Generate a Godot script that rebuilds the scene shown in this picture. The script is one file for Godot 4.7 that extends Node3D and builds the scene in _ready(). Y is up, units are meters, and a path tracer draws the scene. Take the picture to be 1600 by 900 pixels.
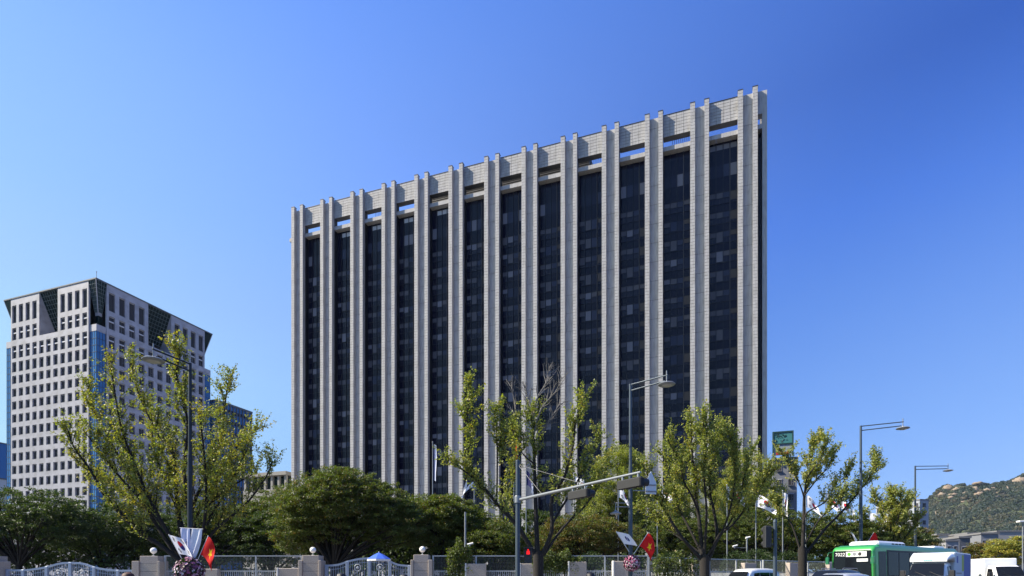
extends Node3D
# Street corner with a tall granite office block, an older block behind it, street trees, lamps, flags and traffic.
# A is the direction in which the street grid runs along the facades (to the left and away), B the one into the blocks.

const F := 900.0
const EYE := 1.35
const HOR := 903.0
var AX := Vector3(-0.9432, 0, -0.3322)
var BX := Vector3(0.3322, 0, -0.9432)
var M := {}
var counts := {}
var rng := RandomNumberGenerator.new()

# ---------------------------------------------------------------- mesh collector
class MB:
	var v := PackedVector3Array()
	var n := PackedVector3Array()
	var c := PackedColorArray()
	var uv := PackedVector2Array()
	var ix := PackedInt32Array()
	var t := Transform3D.IDENTITY
	var col := Color(1, 1, 1)
	func vert(p: Vector3, nn: Vector3, w := Vector2.ZERO) -> int:
		v.push_back(t * p); n.push_back((t.basis * nn).normalized()); c.push_back(col); uv.push_back(w)
		return v.size() - 1
	func tri(a: int, b: int, d: int):           # counter-clockwise seen from outside
		ix.push_back(a); ix.push_back(d); ix.push_back(b)
	func quad(a: Vector3, b: Vector3, d: Vector3, e: Vector3):
		var nn := (b - a).cross(d - a)
		if nn.length_squared() < 1e-12: nn = (d - a).cross(e - a)
		nn = nn.normalized()
		var i := vert(a, nn, Vector2(0, 1)); vert(b, nn, Vector2(1, 1)); vert(d, nn, Vector2(1, 0)); vert(e, nn, Vector2(0, 0))
		tri(i, i + 1, i + 2); tri(i, i + 2, i + 3)
	func face3(a: Vector3, b: Vector3, d: Vector3):
		var nn := (b - a).cross(d - a).normalized()
		var i := vert(a, nn); vert(b, nn); vert(d, nn)
		tri(i, i + 1, i + 2)
	func box(lo: Vector3, hi: Vector3, skip := ""):
		var a := lo; var b := hi
		if not "f" in skip: quad(Vector3(a.x, a.y, b.z), Vector3(b.x, a.y, b.z), Vector3(b.x, b.y, b.z), Vector3(a.x, b.y, b.z))
		if not "b" in skip: quad(Vector3(b.x, a.y, a.z), Vector3(a.x, a.y, a.z), Vector3(a.x, b.y, a.z), Vector3(b.x, b.y, a.z))
		if not "r" in skip: quad(Vector3(b.x, a.y, b.z), Vector3(b.x, a.y, a.z), Vector3(b.x, b.y, a.z), Vector3(b.x, b.y, b.z))
		if not "l" in skip: quad(Vector3(a.x, a.y, a.z), Vector3(a.x, a.y, b.z), Vector3(a.x, b.y, b.z), Vector3(a.x, b.y, a.z))
		if not "t" in skip: quad(Vector3(a.x, b.y, b.z), Vector3(b.x, b.y, b.z), Vector3(b.x, b.y, a.z), Vector3(a.x, b.y, a.z))
		if not "u" in skip: quad(Vector3(a.x, a.y, a.z), Vector3(b.x, a.y, a.z), Vector3(b.x, a.y, b.z), Vector3(a.x, a.y, b.z))
	func cbox(ce: Vector3, s: Vector3, skip := ""):
		box(ce - s / 2, ce + s / 2, skip)
	# box with its vertical and top edges cut off by k
	func chamfer(lo: Vector3, hi: Vector3, k: float):
		var r0 := [Vector2(lo.x + k, hi.z), Vector2(hi.x - k, hi.z), Vector2(hi.x, hi.z - k), Vector2(hi.x, lo.z + k), Vector2(hi.x - k, lo.z), Vector2(lo.x + k, lo.z), Vector2(lo.x, lo.z + k), Vector2(lo.x, hi.z - k)]
		var ce := Vector2((lo.x + hi.x) / 2, (lo.z + hi.z) / 2)
		var hs := Vector2((hi.x - lo.x) / 2, (hi.z - lo.z) / 2)
		for i in 8:
			var p: Vector2 = r0[i]; var q: Vector2 = r0[(i + 1) % 8]
			quad(Vector3(p.x, lo.y, p.y), Vector3(q.x, lo.y, q.y), Vector3(q.x, hi.y - k, q.y), Vector3(p.x, hi.y - k, p.y))
			var p2 := ce + (p - ce) * (hs - Vector2(k, k)) / hs
			var q2 := ce + (q - ce) * (hs - Vector2(k, k)) / hs
			quad(Vector3(p.x, hi.y - k, p.y), Vector3(q.x, hi.y - k, q.y), Vector3(q2.x, hi.y, q2.y), Vector3(p2.x, hi.y, p2.y))
			face3(Vector3(p2.x, hi.y, p2.y), Vector3(q2.x, hi.y, q2.y), Vector3(ce.x, hi.y, ce.y))
			face3(Vector3(q.x, lo.y, q.y), Vector3(p.x, lo.y, p.y), Vector3(ce.x, lo.y, ce.y))
	func tube(ps: Array, rs: Array, k := 8, caps := true):
		var first := v.size()
		var up := Vector3(0.137, 0.031, 0.99)
		for i in ps.size():
			var d: Vector3 = (ps[mini(i + 1, ps.size() - 1)] - ps[maxi(i - 1, 0)]).normalized()
			var s := d.cross(up)
			if s.length() < 0.05: s = d.cross(Vector3(1, 0, 0))
			s = s.normalized()
			var w := s.cross(d).normalized()
			up = -w if w.dot(up) < 0 else w
			w = s.cross(d)
			for j in k:
				var an := TAU * j / k
				var o := s * cos(an) + d.cross(s) * sin(an)
				vert(ps[i] + o * float(rs[i]), o, Vector2(float(j) / k, i))
		for i in ps.size() - 1:
			for j in k:
				var a := first + i * k + j
				var b := first + i * k + (j + 1) % k
				tri(a, b, b + k); tri(a, b + k, a + k)
		if caps:
			for e in [0, ps.size() - 1]:
				var d: Vector3 = (ps[1] - ps[0]) if e == 0 else (ps[e] - ps[e - 1])
				var nn := d.normalized() * (-1.0 if e == 0 else 1.0)
				var ci := vert(ps[e], nn)
				var base := v.size()
				for j in k:
					var q: int = first + e * k + j
					v.push_back(v[q]); n.push_back((t.basis * nn).normalized()); c.push_back(col); uv.push_back(Vector2.ZERO)
				for j in k:
					if e == 0: tri(ci, base + (j + 1) % k, base + j)
					else: tri(ci, base + j, base + (j + 1) % k)
	func rod(a: Vector3, b: Vector3, r: float, k := 8):
		tube([a, b], [r, r], k)
	# profile: Vector2(radius, height) from bottom to top
	func lathe(at: Vector3, prof: Array, k := 16):
		for i in prof.size() - 1:
			var p: Vector2 = prof[i]; var q: Vector2 = prof[i + 1]
			var sl := Vector2(q.y - p.y, -(q.x - p.x)).normalized()
			var first := v.size()
			for j in k + 1:
				var an := TAU * j / k
				var d := Vector3(cos(an), 0, sin(an))
				var nn := d * sl.x + Vector3(0, sl.y, 0)
				vert(at + d * p.x + Vector3(0, p.y, 0), nn); vert(at + d * q.x + Vector3(0, q.y, 0), nn)
			for j in k:
				var a := first + 2 * j
				tri(a, a + 1, a + 3); tri(a, a + 3, a + 2)
	func ball(at: Vector3, r: Vector3, k := 12, rows := 8):
		var first := v.size()
		for i in rows + 1:
			var el := PI * (float(i) / rows - 0.5)
			for j in k + 1:
				var an := TAU * j / k
				var d := Vector3(cos(an) * cos(el), sin(el), sin(an) * cos(el))
				vert(at + d * r, d / r)
		for i in rows:
			for j in k:
				var a := first + i * (k + 1) + j
				tri(a, a + k + 1, a + k + 2); tri(a, a + k + 2, a + 1)
	# polygon in x-y (counter-clockwise seen from +z), extruded from z0 to z1
	func prism(poly: PackedVector2Array, z0: float, z1: float):
		var m := poly.size()
		for i in m:
			var p := poly[i]; var q := poly[(i + 1) % m]
			quad(Vector3(p.x, p.y, z1), Vector3(p.x, p.y, z0), Vector3(q.x, q.y, z0), Vector3(q.x, q.y, z1))
		var tr := Geometry2D.triangulate_polygon(poly)
		for e in [[z1, 1.0], [z0, -1.0]]:
			var base := v.size()
			for p in poly: vert(Vector3(p.x, p.y, e[0]), Vector3(0, 0, e[1]), p)
			for i in range(0, tr.size(), 3):
				var a := tr[i]; var b := tr[i + 1]; var d := tr[i + 2]
				var s := (poly[b] - poly[a]).cross(poly[d] - poly[a])
				if (s > 0) == (e[1] > 0): tri(base + a, base + b, base + d)
				else: tri(base + a, base + d, base + b)
	# rings of equal length joined into a smooth skin
	func loft(rings: Array, closed := true, capped := true):
		var k: int = rings[0].size()
		var first := v.size()
		for i in rings.size():
			for j in k:
				var p: Vector3 = rings[i][j]
				var dj: Vector3 = rings[i][(j + 1) % k] - rings[i][(j + k - 1) % k]
				var di: Vector3 = rings[mini(i + 1, rings.size() - 1)][j] - rings[maxi(i - 1, 0)][j]
				vert(p, dj.cross(di))
		for i in rings.size() - 1:
			for j in (k if closed else k - 1):
				var a := first + i * k + j
				var b := first + i * k + (j + 1) % k
				tri(a, b, b + k); tri(a, b + k, a + k)
		if capped:
			for e in [0, rings.size() - 1]:
				var ce := Vector3.ZERO
				for p in rings[e]: ce += p / k
				for j in k:
					if e == 0: face3(ce, rings[e][(j + 1) % k], rings[e][j])
					else: face3(ce, rings[e][j], rings[e][(j + 1) % k])
	func add(o: MB, x: Transform3D):
		var base := v.size()
		for p in o.v: v.push_back(x * p)
		for p in o.n: n.push_back(x.basis * p)
		c.append_array(o.c); uv.append_array(o.uv)
		for i in o.ix: ix.push_back(i + base)
	func mesh(m: Material) -> ArrayMesh:
		var a := []
		a.resize(Mesh.ARRAY_MAX)
		a[Mesh.ARRAY_VERTEX] = v; a[Mesh.ARRAY_NORMAL] = n; a[Mesh.ARRAY_COLOR] = c; a[Mesh.ARRAY_TEX_UV] = uv; a[Mesh.ARRAY_INDEX] = ix
		var am := ArrayMesh.new()
		am.add_surface_from_arrays(Mesh.PRIMITIVE_TRIANGLES, a)
		am.surface_set_material(0, m)
		return am

# ---------------------------------------------------------------- nodes
func numbered(parent: Node, called: String) -> String:
	var key := str(parent.get_instance_id()) + called
	var k: int = counts.get(key, 0)
	counts[key] = k + 1
	return called if k == 0 else "%s_%03d" % [called, k]
func tag(o: Node, label: String, category: String, group := "", kind := ""):
	if label: o.set_meta("label", label)
	if category: o.set_meta("category", category)
	if group: o.set_meta("group", group)
	if kind: o.set_meta("kind", kind)
func thing(called: String, label: String, category: String, at := Vector3.ZERO, turn := 0.0, group := "") -> Node3D:
	var o := Node3D.new()
	o.name = numbered(self, called)
	add_child(o)
	o.position = at; o.rotation.y = turn
	tag(o, label, category, group)
	return o
func part(parent: Node, called: String, mb: MB, m: Material, label := "") -> MeshInstance3D:
	return put(parent, called, mb.mesh(m), label)
func put(parent: Node, called: String, mesh: Mesh, label := "") -> MeshInstance3D:
	var o := MeshInstance3D.new()
	o.mesh = mesh
	o.name = numbered(parent, called)
	parent.add_child(o)
	if label: o.set_meta("label", label)
	return o
func struct(called: String, mb: MB, m: Material) -> MeshInstance3D:
	var o := part(self, called, mb, m)
	o.set_meta("kind", "structure")
	return o
# point in the world for a place in the photograph (1600 x 900) at a distance in metres
func at(u: float, v: float, d: float) -> Vector3:
	return Vector3((u - 800.0) / F * d, EYE + (HOR - v) / F * d, -d)
func foot(u: float, d: float, y := 0.0) -> Vector3:
	return Vector3((u - 800.0) / F * d, y, -d)

# ---------------------------------------------------------------- materials
func noise_tex(freq: float, ramp: Array, seed_: int, oct := 4, size := 512, normal := false, bump := 2.0) -> NoiseTexture2D:
	var fn := FastNoiseLite.new()
	fn.noise_type = FastNoiseLite.TYPE_SIMPLEX_SMOOTH
	fn.frequency = freq; fn.seed = seed_; fn.fractal_octaves = oct
	var nt := NoiseTexture2D.new()
	nt.width = size; nt.height = size; nt.seamless = true; nt.noise = fn
	if normal:
		nt.as_normal_map = true; nt.bump_strength = bump
	else:
		var g := Gradient.new()
		g.offsets = PackedFloat32Array(); g.colors = PackedColorArray()
		var offs := PackedFloat32Array(); var cols := PackedColorArray()
		for i in ramp.size():
			offs.push_back(ramp[i][0]); cols.push_back(ramp[i][1])
		g.offsets = offs; g.colors = cols
		nt.color_ramp = g
	return nt
func lin(r: float, g: float, b: float) -> Color:
	return Color(r, g, b).linear_to_srgb()
func mat(called: String, c: Color, rough := 0.7, metal := 0.0, vc := false) -> StandardMaterial3D:
	var m := StandardMaterial3D.new()
	m.resource_name = called
	m.albedo_color = c; m.roughness = rough; m.metallic = metal
	m.vertex_color_use_as_albedo = vc
	M[called] = m
	return m
func grain(m: StandardMaterial3D, tex: Texture2D, scale_: float, world := true):
	m.albedo_texture = tex
	m.uv1_triplanar = true; m.uv1_world_triplanar = world
	m.uv1_scale = Vector3.ONE * scale_
# ---------------------------------------------------------------- sky, sun, camera
const TO_SUN := Vector3(-0.7303, 0.6820, 0.0337)
const SKY_EL := [0.0, 12.0, 17.0, 22.5, 29.0, 37.0, 45.0, 60.0, 90.0]
const SKY_A := [Vector3(0.34, 0.56, 0.97), Vector3(0.20, 0.41, 0.92), Vector3(0.165, 0.355, 0.88), Vector3(0.13, 0.30, 0.84), Vector3(0.085, 0.225, 0.78), Vector3(0.042, 0.13, 0.546), Vector3(0.030, 0.11, 0.52), Vector3(0.022, 0.085, 0.44), Vector3(0.02, 0.08, 0.40)]
const SKY_B := [Vector3(0.50, 0.66, 0.9), Vector3(0.50, 0.68, 0.9), Vector3(0.50, 0.68, 0.9), Vector3(0.44, 0.58, 0.9), Vector3(0.38, 0.57, 0.95), Vector3(0.345, 0.58, 1.0), Vector3(0.235, 0.44, 0.86), Vector3(0.20, 0.38, 0.8), Vector3(0.19, 0.36, 0.75)]
func clear_sky() -> ImageTexture:
	var w := 512; var h := 256
	var im := Image.create(w, h, false, Image.FORMAT_RGBF)
	var s := TO_SUN.normalized()
	for j in h:
		var el := PI * (0.5 - (j + 0.5) / h)
		var y := sin(el)
		for i in w:
			var az := (i + 0.5) / w * TAU          # column 0 looks along -Z
			var d := Vector3(sin(az) * cos(el), y, -cos(az) * cos(el))
			var c := Vector3(0.20, 0.20, 0.20)
			if y > 0.0:
				# clear autumn air: deepest at a right angle to the sun, paler towards it and towards the horizon
				var e := rad_to_deg(el)
				var k := 0
				while k < SKY_EL.size() - 2 and e > SKY_EL[k + 1]: k += 1
				var f := clampf((e - SKY_EL[k]) / (SKY_EL[k + 1] - SKY_EL[k]), 0, 1)
				var cs := d.dot(s)
				var g := 0.5 * (0.55 * cs + 1.45 * sqrt(cs * cs + 0.0144)) - 0.087
				c = SKY_A[k].lerp(SKY_A[k + 1], f) + SKY_B[k].lerp(SKY_B[k + 1], f) * g
				c += Vector3(0.5, 0.48, 0.45) * pow(maxf(cs, 0.0), 24.0)
				c.z = minf(c.z, 1.03)
			im.set_pixel(i, j, Color(c.x, c.y, c.z))
	return ImageTexture.create_from_image(im)

func _ready():
	rng.seed = 4711
	var cam := Camera3D.new()
	cam.name = "camera"
	cam.projection = Camera3D.PROJECTION_FRUSTUM
	cam.near = 0.1; cam.far = 6000.0
	cam.size = 0.1                       # 900 pixels over 900 pixels of focal length
	cam.frustum_offset = Vector2(0, 0.1 * (HOR - 450.0) / F)   # lens shifted up: verticals stay vertical
	cam.position = Vector3(0, EYE, 0)
	add_child(cam)
	var env := Environment.new()
	env.background_mode = Environment.BG_SKY
	var sky := Sky.new()
	var pan := PanoramaSkyMaterial.new()
	pan.panorama = clear_sky()
	sky.sky_material = pan
	env.sky = sky
	env.background_energy_multiplier = 0.476
	env.tonemap_mode = Environment.TONE_MAPPER_LINEAR
	env.tonemap_exposure = 2.1
	env.sdfgi_enabled = true; env.ssao_enabled = true; env.ssil_enabled = true
	env.fog_enabled = true
	env.fog_density = 0.00003
	env.fog_light_color = Color(0.78, 0.88, 1.0)
	var we := WorldEnvironment.new()
	we.name = "environment"
	we.environment = env
	add_child(we)
	var sun := DirectionalLight3D.new()
	sun.name = "sun"
	sun.light_energy = 1.6
	sun.light_color = Color(1.0, 0.955, 0.88)
	sun.light_angular_distance = 0.5
	sun.shadow_enabled = true
	add_child(sun)
	sun.look_at_from_position(TO_SUN * 100.0, Vector3.ZERO, Vector3.UP)

	materials()
	dim_glass()
	ground()
	office_tower()
	ministry_block()
	far_buildings()
	hill()
	fence_line()
	garden_trees()
	street_trees()
	street_furniture()
	flags()
	traffic()
	people()

func materials():
	var fine := noise_tex(0.09, [[0.25, Color(0.80, 0.80, 0.80)], [0.5, Color(0.93, 0.93, 0.93)], [0.75, Color(1, 1, 1)]], 3, 4)
	var coarse := noise_tex(0.012, [[0.2, Color(0.86, 0.855, 0.84)], [0.5, Color(0.95, 0.95, 0.95)], [0.8, Color(1, 1, 1)]], 8, 5)
	# pale granite, each slab its own tone
	var m := mat("granite", lin(0.425, 0.42, 0.422), 0.75, 0.0, true)
	grain(m, noise_tex(0.02, [[0.2, Color(0.87, 0.865, 0.855)], [0.5, Color(0.95, 0.95, 0.95)], [0.8, Color(1, 1, 1)]], 9, 5), 0.30)
	m.uv1_scale = Vector3(0.30, 0.035, 0.30)      # faint rain streaks down the slabs
	m = mat("granite_dark", lin(0.24, 0.235, 0.235), 0.7, 0.0, true)
	grain(m, coarse, 0.13)
	m = mat("spandrel_glass", lin(0.006, 0.007, 0.021), 0.10)
	mat("window_glass", lin(0.010, 0.011, 0.029), 0.06)
	mat("blind_pale", lin(0.165, 0.170, 0.205), 0.25)
	mat("blind_grey", lin(0.095, 0.097, 0.116), 0.22)
	mat("blind_blue", lin(0.036, 0.046, 0.082), 0.15)
	mat("blind_brown", lin(0.075, 0.069, 0.070), 0.25)
	mat("blind_white", lin(0.42, 0.45, 0.52), 0.3)
	mat("bronze_frame", lin(0.014, 0.014, 0.022), 0.45, 0.3)
	mat("coping", lin(0.035, 0.035, 0.04), 0.5)
	mat("louvre", lin(0.02, 0.02, 0.02), 0.7)
	m = mat("panel_white", lin(0.405, 0.402, 0.435), 0.6, 0.0, true)
	grain(m, coarse, 0.05)
	mat("grey_frame", lin(0.12, 0.12, 0.13), 0.5)
	mat("pane_grey", lin(0.048, 0.045, 0.047), 0.10)
	m = mat("window_frame", Color(1, 1, 1), 0.5, 0.0, true)
	mat("pane_green", lin(0.010, 0.020, 0.020), 0.06)
	mat("glass_blue", lin(0.055, 0.17, 0.38), 0.08, 0.0)
	m = mat("bark", lin(0.034, 0.029, 0.025), 0.95)
	grain(m, noise_tex(0.03, [[0.2, Color(0.45, 0.45, 0.45)], [0.5, Color(0.8, 0.8, 0.8)], [0.8, Color(1, 1, 1)]], 31, 5), 1.2)
	mat("dead_wood", lin(0.17, 0.16, 0.15), 0.9)
	m = mat("leaf", Color(1, 1, 1), 0.55, 0.0, true)
	m.backlight_enabled = true
	m.backlight = Color(0.88, 0.92, 0.42)
	m.cull_mode = BaseMaterial3D.CULL_DISABLED
	mat("glass_bar", lin(0.13, 0.18, 0.19), 0.4)
	mat("glass_bar_blue", lin(0.03, 0.06, 0.11), 0.4)

func dim_glass():
	for k in ["glass_blue", "pane_grey", "pane_green", "spandrel_glass", "window_glass", "blind_pale", "blind_grey", "blind_blue", "blind_brown"]:
		M[k].metallic_specular = 0.21
	M.window_glass.metallic_specular = 0.34; M.spandrel_glass.metallic_specular = 0.30

const CURB := [Vector2(-140, -25.5), Vector2(2, -25.5), Vector2(4.6, -26.1), Vector2(6.4, -27.8), Vector2(12.9, -38.2), Vector2(120, -104.9)]
func ground():
	var mb := MB.new()
	mb.quad(Vector3(-3000, 0, 400), Vector3(3000, 0, 400), Vector3(3000, 0, -3000), Vector3(-3000, 0, -3000))
	var m := mat("asphalt", lin(0.055, 0.055, 0.058), 0.9)
	grain(m, noise_tex(0.05, [[0.2, Color(0.7, 0.7, 0.7)], [0.8, Color(1, 1, 1)]], 21, 5), 0.35)
	struct("road", mb, m)
	m = mat("paving", lin(0.23, 0.215, 0.20), 0.85)
	grain(m, noise_tex(0.06, [[0.2, Color(0.75, 0.75, 0.75)], [0.8, Color(1, 1, 1)]], 22, 5), 0.4)
	mat("kerb_stone", lin(0.33, 0.32, 0.31), 0.8)
	# pavement, a step above the road, with a kerb along its edge
	var poly := PackedVector2Array()
	for p in CURB: poly.push_back(p)
	poly.push_back(Vector2(120, -600)); poly.push_back(Vector2(-140, -600))
	var top := PackedVector2Array()
	for p in poly: top.push_back(Vector2(p.x, -p.y))
	mb = MB.new()
	mb.t = Transform3D(Basis(Vector3(1, 0, 0), -PI / 2), Vector3.ZERO)     # polygon's y runs away from the street
	mb.prism(top, 0.004, 0.13)
	struct("pavement", mb, m)
	mb = MB.new()
	for i in CURB.size() - 1:
		var a: Vector2 = CURB[i]; var b: Vector2 = CURB[i + 1]
		var d := (b - a).normalized()
		var n := Vector2(-d.y, d.x) * 0.16
		mb.t = Transform3D(Basis(Vector3(d.x, 0, d.y), Vector3.UP, Vector3(-d.y, 0, d.x)), Vector3(a.x, 0, a.y))
		mb.box(Vector3(0, 0.004, 0.003), Vector3(a.distance_to(b), 0.137, 0.17), "u")
	struct("kerb", mb, M.kerb_stone)
	# painted lane lines on the road
	mb = MB.new()
	for k in 14:
		var q := Vector3(6.0 + k * 5.1, 0.004, -21.5 - k * 3.18)
		mb.t = Transform3D(Basis(Vector3.UP, -0.557 + PI), q)
		mb.t.basis = Basis(Vector3(0.848, 0, -0.53), Vector3.UP, Vector3(0.53, 0, 0.848))
		mb.quad(Vector3(0, 0, 0.07), Vector3(3, 0, 0.07), Vector3(3, 0, -0.07), Vector3(0, 0, -0.07))
	mat("road_paint", lin(0.7, 0.7, 0.68), 0.7)
	struct("lane_markings", mb, M.road_paint)

# ---------------------------------------------------------------- the granite office tower
const PITCH := 7.725
func stone(mb: MB, base := 1.0, spread := 0.045):
	var k := base * (1.0 + rng.randf_range(-spread, spread))
	mb.col = Color(k, k * rng.randf_range(0.99, 1.01), k * rng.randf_range(0.985, 1.015))
# a fin of stacked granite blocks, two slabs wide, with open joints
func fin_mesh(w: float, top: float) -> ArrayMesh:
	var mb := MB.new()
	var bh := 0.56
	var n := int(top / bh)
	bh = top / n
	mb.col = Color(0.16, 0.16, 0.16)
	mb.box(Vector3(0.06, 0, -0.8), Vector3(w - 0.06, top - 0.02, -0.06))
	for i in n:
		stone(mb)
		mb.box(Vector3(0, i * bh + 0.026, -0.79), Vector3(w, (i + 1) * bh - 0.026, 0), "b")
	return mb.mesh(M.granite)

func office_tower():
	var o := thing("office_tower", "tall dark-glazed office block with paired granite fins running up its facade", "building", foot(1184, 96.5), -0.3387)
	var TOP := 83.85
	# body behind the facade
	var mb := MB.new()
	mb.box(Vector3(-95.6, 0, -38), Vector3(1.4, 77.0, -2.1))
	part(o, "body", mb, M.granite)
	var fa := fin_mesh(0.80, TOP)
	var fb := fin_mesh(0.75, TOP)
	# mass between the two fins of a pair: tall slabs with fine joints
	var pm := MB.new()
	pm.col = Color(0.16, 0.16, 0.16)
	pm.box(Vector3(0.05, 0, -2.0), Vector3(3.05, 83.2, -0.85))
	for k in 25:
		stone(pm, 1.0, 0.02)
		var y1 := minf((k + 1) * 3.4 - 0.03, 83.4)
		pm.box(Vector3(0.80, k * 3.4 + 0.03, -0.9), Vector3(1.58, y1, -0.8), "blr")
		stone(pm, 1.0, 0.02)
		pm.box(Vector3(1.59, k * 3.4 + 0.03, -0.9), Vector3(2.35, y1, -0.8), "blr")
	var pier_mesh := pm.mesh(M.granite)
	var jm := MB.new()
	for sx in [[-0.03, 0.05], [3.05, 3.13]]:
		jm.box(Vector3(sx[0], 0, -1.96), Vector3(sx[1], 77.05, -0.95))
	var jamb := jm.mesh(M.bronze_frame)
	var cap := MB.new()
	cap.box(Vector3(-0.04, 0, -0.84), Vector3(0.84, 0.09, 0.04))
	var cap_mesh := cap.mesh(M.coping)
	for i in 13:
		var x0 := -(3.1 + PITCH * i)
		var p := put(o, "pier", pier_mesh)
		p.position = Vector3(x0, 0, 0)
		put(p, "fin", fa)
		var b := put(p, "fin", fb)
		b.position.x = 2.35
		put(p, "jamb", jamb)
		var c1 := put(p, "fin_cap", cap_mesh); c1.position.y = TOP
		var c2 := put(p, "fin_cap", cap_mesh); c2.position = Vector3(2.33, TOP, 0)
	# fins on the end walls
	for i in 4:
		var f := put(o, "end_fin", fa)
		f.position = Vector3(1.42, 0, -3.6 - i * 9.5); f.rotation.y = PI / 2
		var g := put(o, "end_fin", fa)
		g.position = Vector3(-95.9, 0, -4.6 - i * 9.5); g.rotation.y = -PI / 2
	# set-back corner bay at the near end: glass strip and corner pier
	mb = MB.new()
	mb.box(Vector3(0.75, 0, -2.1), Vector3(1.5, 83.4, -0.8))
	part(o, "corner_pier", mb, M.granite)
	mb = MB.new()
	mb.box(Vector3(0.0, 79.6, -2.1), Vector3(0.745, 83.4, -0.8))
	mb.box(Vector3(0.0, 77.1, -2.1), Vector3(0.745, 77.85, -0.8))
	part(o, "corner_beam", mb, M.granite)
	mb = MB.new()
	mb.box(Vector3(0.0, 3, -2.0), Vector3(0.745, 77.05, -1.9))
	part(o, "corner_glazing", mb, M.spandrel_glass)
	# ledge seen past the far end
	mb = MB.new()
	mb.box(Vector3(-97.3, 77.2, -7), Vector3(-95.65, 77.9, -1.2))
	part(o, "ledge", mb, M.granite)
	# parapet: a back wall carrying granite slabs, open slot below it, beam below the slot
	var slabs := []
	for k in 6:
		var s := MB.new()
		stone(s, 1.0, 0.06)
		s.box(Vector3(0.022, 0.032, 0), Vector3(4.625 / 4 - 0.022, 0.55 - 0.032, 0.07), "b")
		slabs.append(s.mesh(M.granite))
	var beam := MB.new()
	for k in 4:
		stone(beam)
		beam.box(Vector3(k * 4.625 / 4 + 0.008, 77.1, -2.0), Vector3((k + 1) * 4.625 / 4 - 0.008, 77.85, -0.8))
	var beam_mesh := beam.mesh(M.granite)
	var back := MB.new()
	back.col = Color(0.16, 0.16, 0.16)
	back.box(Vector3(0, 79.6, -2.1), Vector3(4.625, 83.42, -0.87))
	var back_mesh := back.mesh(M.granite)
	var cop := MB.new()
	cop.box(Vector3(0, 83.45, -2.14), Vector3(4.625, 83.53, -0.74))
	var cop_mesh := cop.mesh(M.coping)
	for i in 12:
		var xa := -PITCH * (i + 1)
		var w := put(o, "parapet", back_mesh)
		w.position.x = xa
		put(w, "coping", cop_mesh)
		if i < 10:
			for r in 7:
				for k in 4:
					var s := put(w, "cladding_slab", slabs[rng.randi() % 6])
					s.position = Vector3(k * 4.625 / 4, 79.6 + r * 0.55, -0.87)
		else:
			var far := MB.new()
			for r in 7:
				for k in 4:
					stone(far, 1.0, 0.06)
					far.box(Vector3(k * 4.625 / 4 + 0.022, 79.6 + r * 0.55 + 0.032, -0.87), Vector3((k + 1) * 4.625 / 4 - 0.022, 79.6 + (r + 1) * 0.55 - 0.032, -0.8), "b")
			part(w, "cladding", far, M.granite).set_meta("kind", "stuff")
		var b := put(o, "beam", beam_mesh)
		b.position.x = xa
		curtain_wall(o, xa, i)
	# plant room on the roof behind the middle bays
	mb = MB.new()
	mb.box(Vector3(-66, 77, -12), Vector3(-29.5, 83.0, -4.6))
	var pr := part(o, "plant_room", mb, M.louvre)
	mb = MB.new()
	for k in 14:
		mb.box(Vector3(-66, 77.3 + k * 0.4, -4.6), Vector3(-29.5, 77.5 + k * 0.4, -4.5))
	part(pr, "louvre", mb, M.coping)
	# handrails seen through the slots of three bays
	for i in [1, 3, 9]:
		mb = MB.new()
		var x0: float = -PITCH * (i + 1)
		for k in 9: mb.rod(Vector3(x0 + 1.5 + k * 0.35, 77.0, -2.6), Vector3(x0 + 1.5 + k * 0.35, 80.4, -2.6), 0.035, 6)
		mb.rod(Vector3(x0 + 1.4, 80.4, -2.6), Vector3(x0 + 4.6, 80.4, -2.6), 0.04, 6)
		part(o, "roof_rail", mb, M.grey_frame)

# window cells: [x from, x to] inside a bay
const CELLS := [[0.10, 1.08], [1.20, 2.24], [2.36, 3.32], [3.50, 4.54]]
func pane_mesh(w: float, h: float, upper: String, cut: float, lower := "window_glass") -> ArrayMesh:
	# pane with a blind drawn down to cut (share of the height), sash bars round the lower light
	var am: ArrayMesh
	var a := MB.new()
	a.box(Vector3(0, h * (1 - cut), 0), Vector3(w, h, 0.02), "b")
	am = a.mesh(M[upper])
	if cut < 0.99:
		var b := MB.new()
		b.box(Vector3(0, 0, 0), Vector3(w, h * (1 - cut), 0.018), "bt")
		add_surface(am, b, M[lower])
		var f := MB.new()
		var y := h * (1 - cut)
		f.box(Vector3(0, y - 0.05, 0.018), Vector3(w, y + 0.03, 0.07), "b")
		f.box(Vector3(w * 0.5 - 0.03, 0.0, 0.018), Vector3(w * 0.5 + 0.03, y - 0.05, 0.06), "b")
		add_surface(am, f, M.bronze_frame)
	return am
func add_surface(am: ArrayMesh, mb: MB, m: Material):
	var x := mb.mesh(m)
	am.add_surface_from_arrays(Mesh.PRIMITIVE_TRIANGLES, x.surface_get_arrays(0))
	am.surface_set_material(am.get_surface_count() - 1, m)
var pane_cache := {}
func pane_for(k: int, h: float, kind: Array) -> ArrayMesh:
	var key := str(k) + str(h) + str(kind)
	if not pane_cache.has(key):
		pane_cache[key] = pane_mesh(CELLS[k][1] - CELLS[k][0], h, kind[0], kind[1])
	return pane_cache[key]
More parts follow.
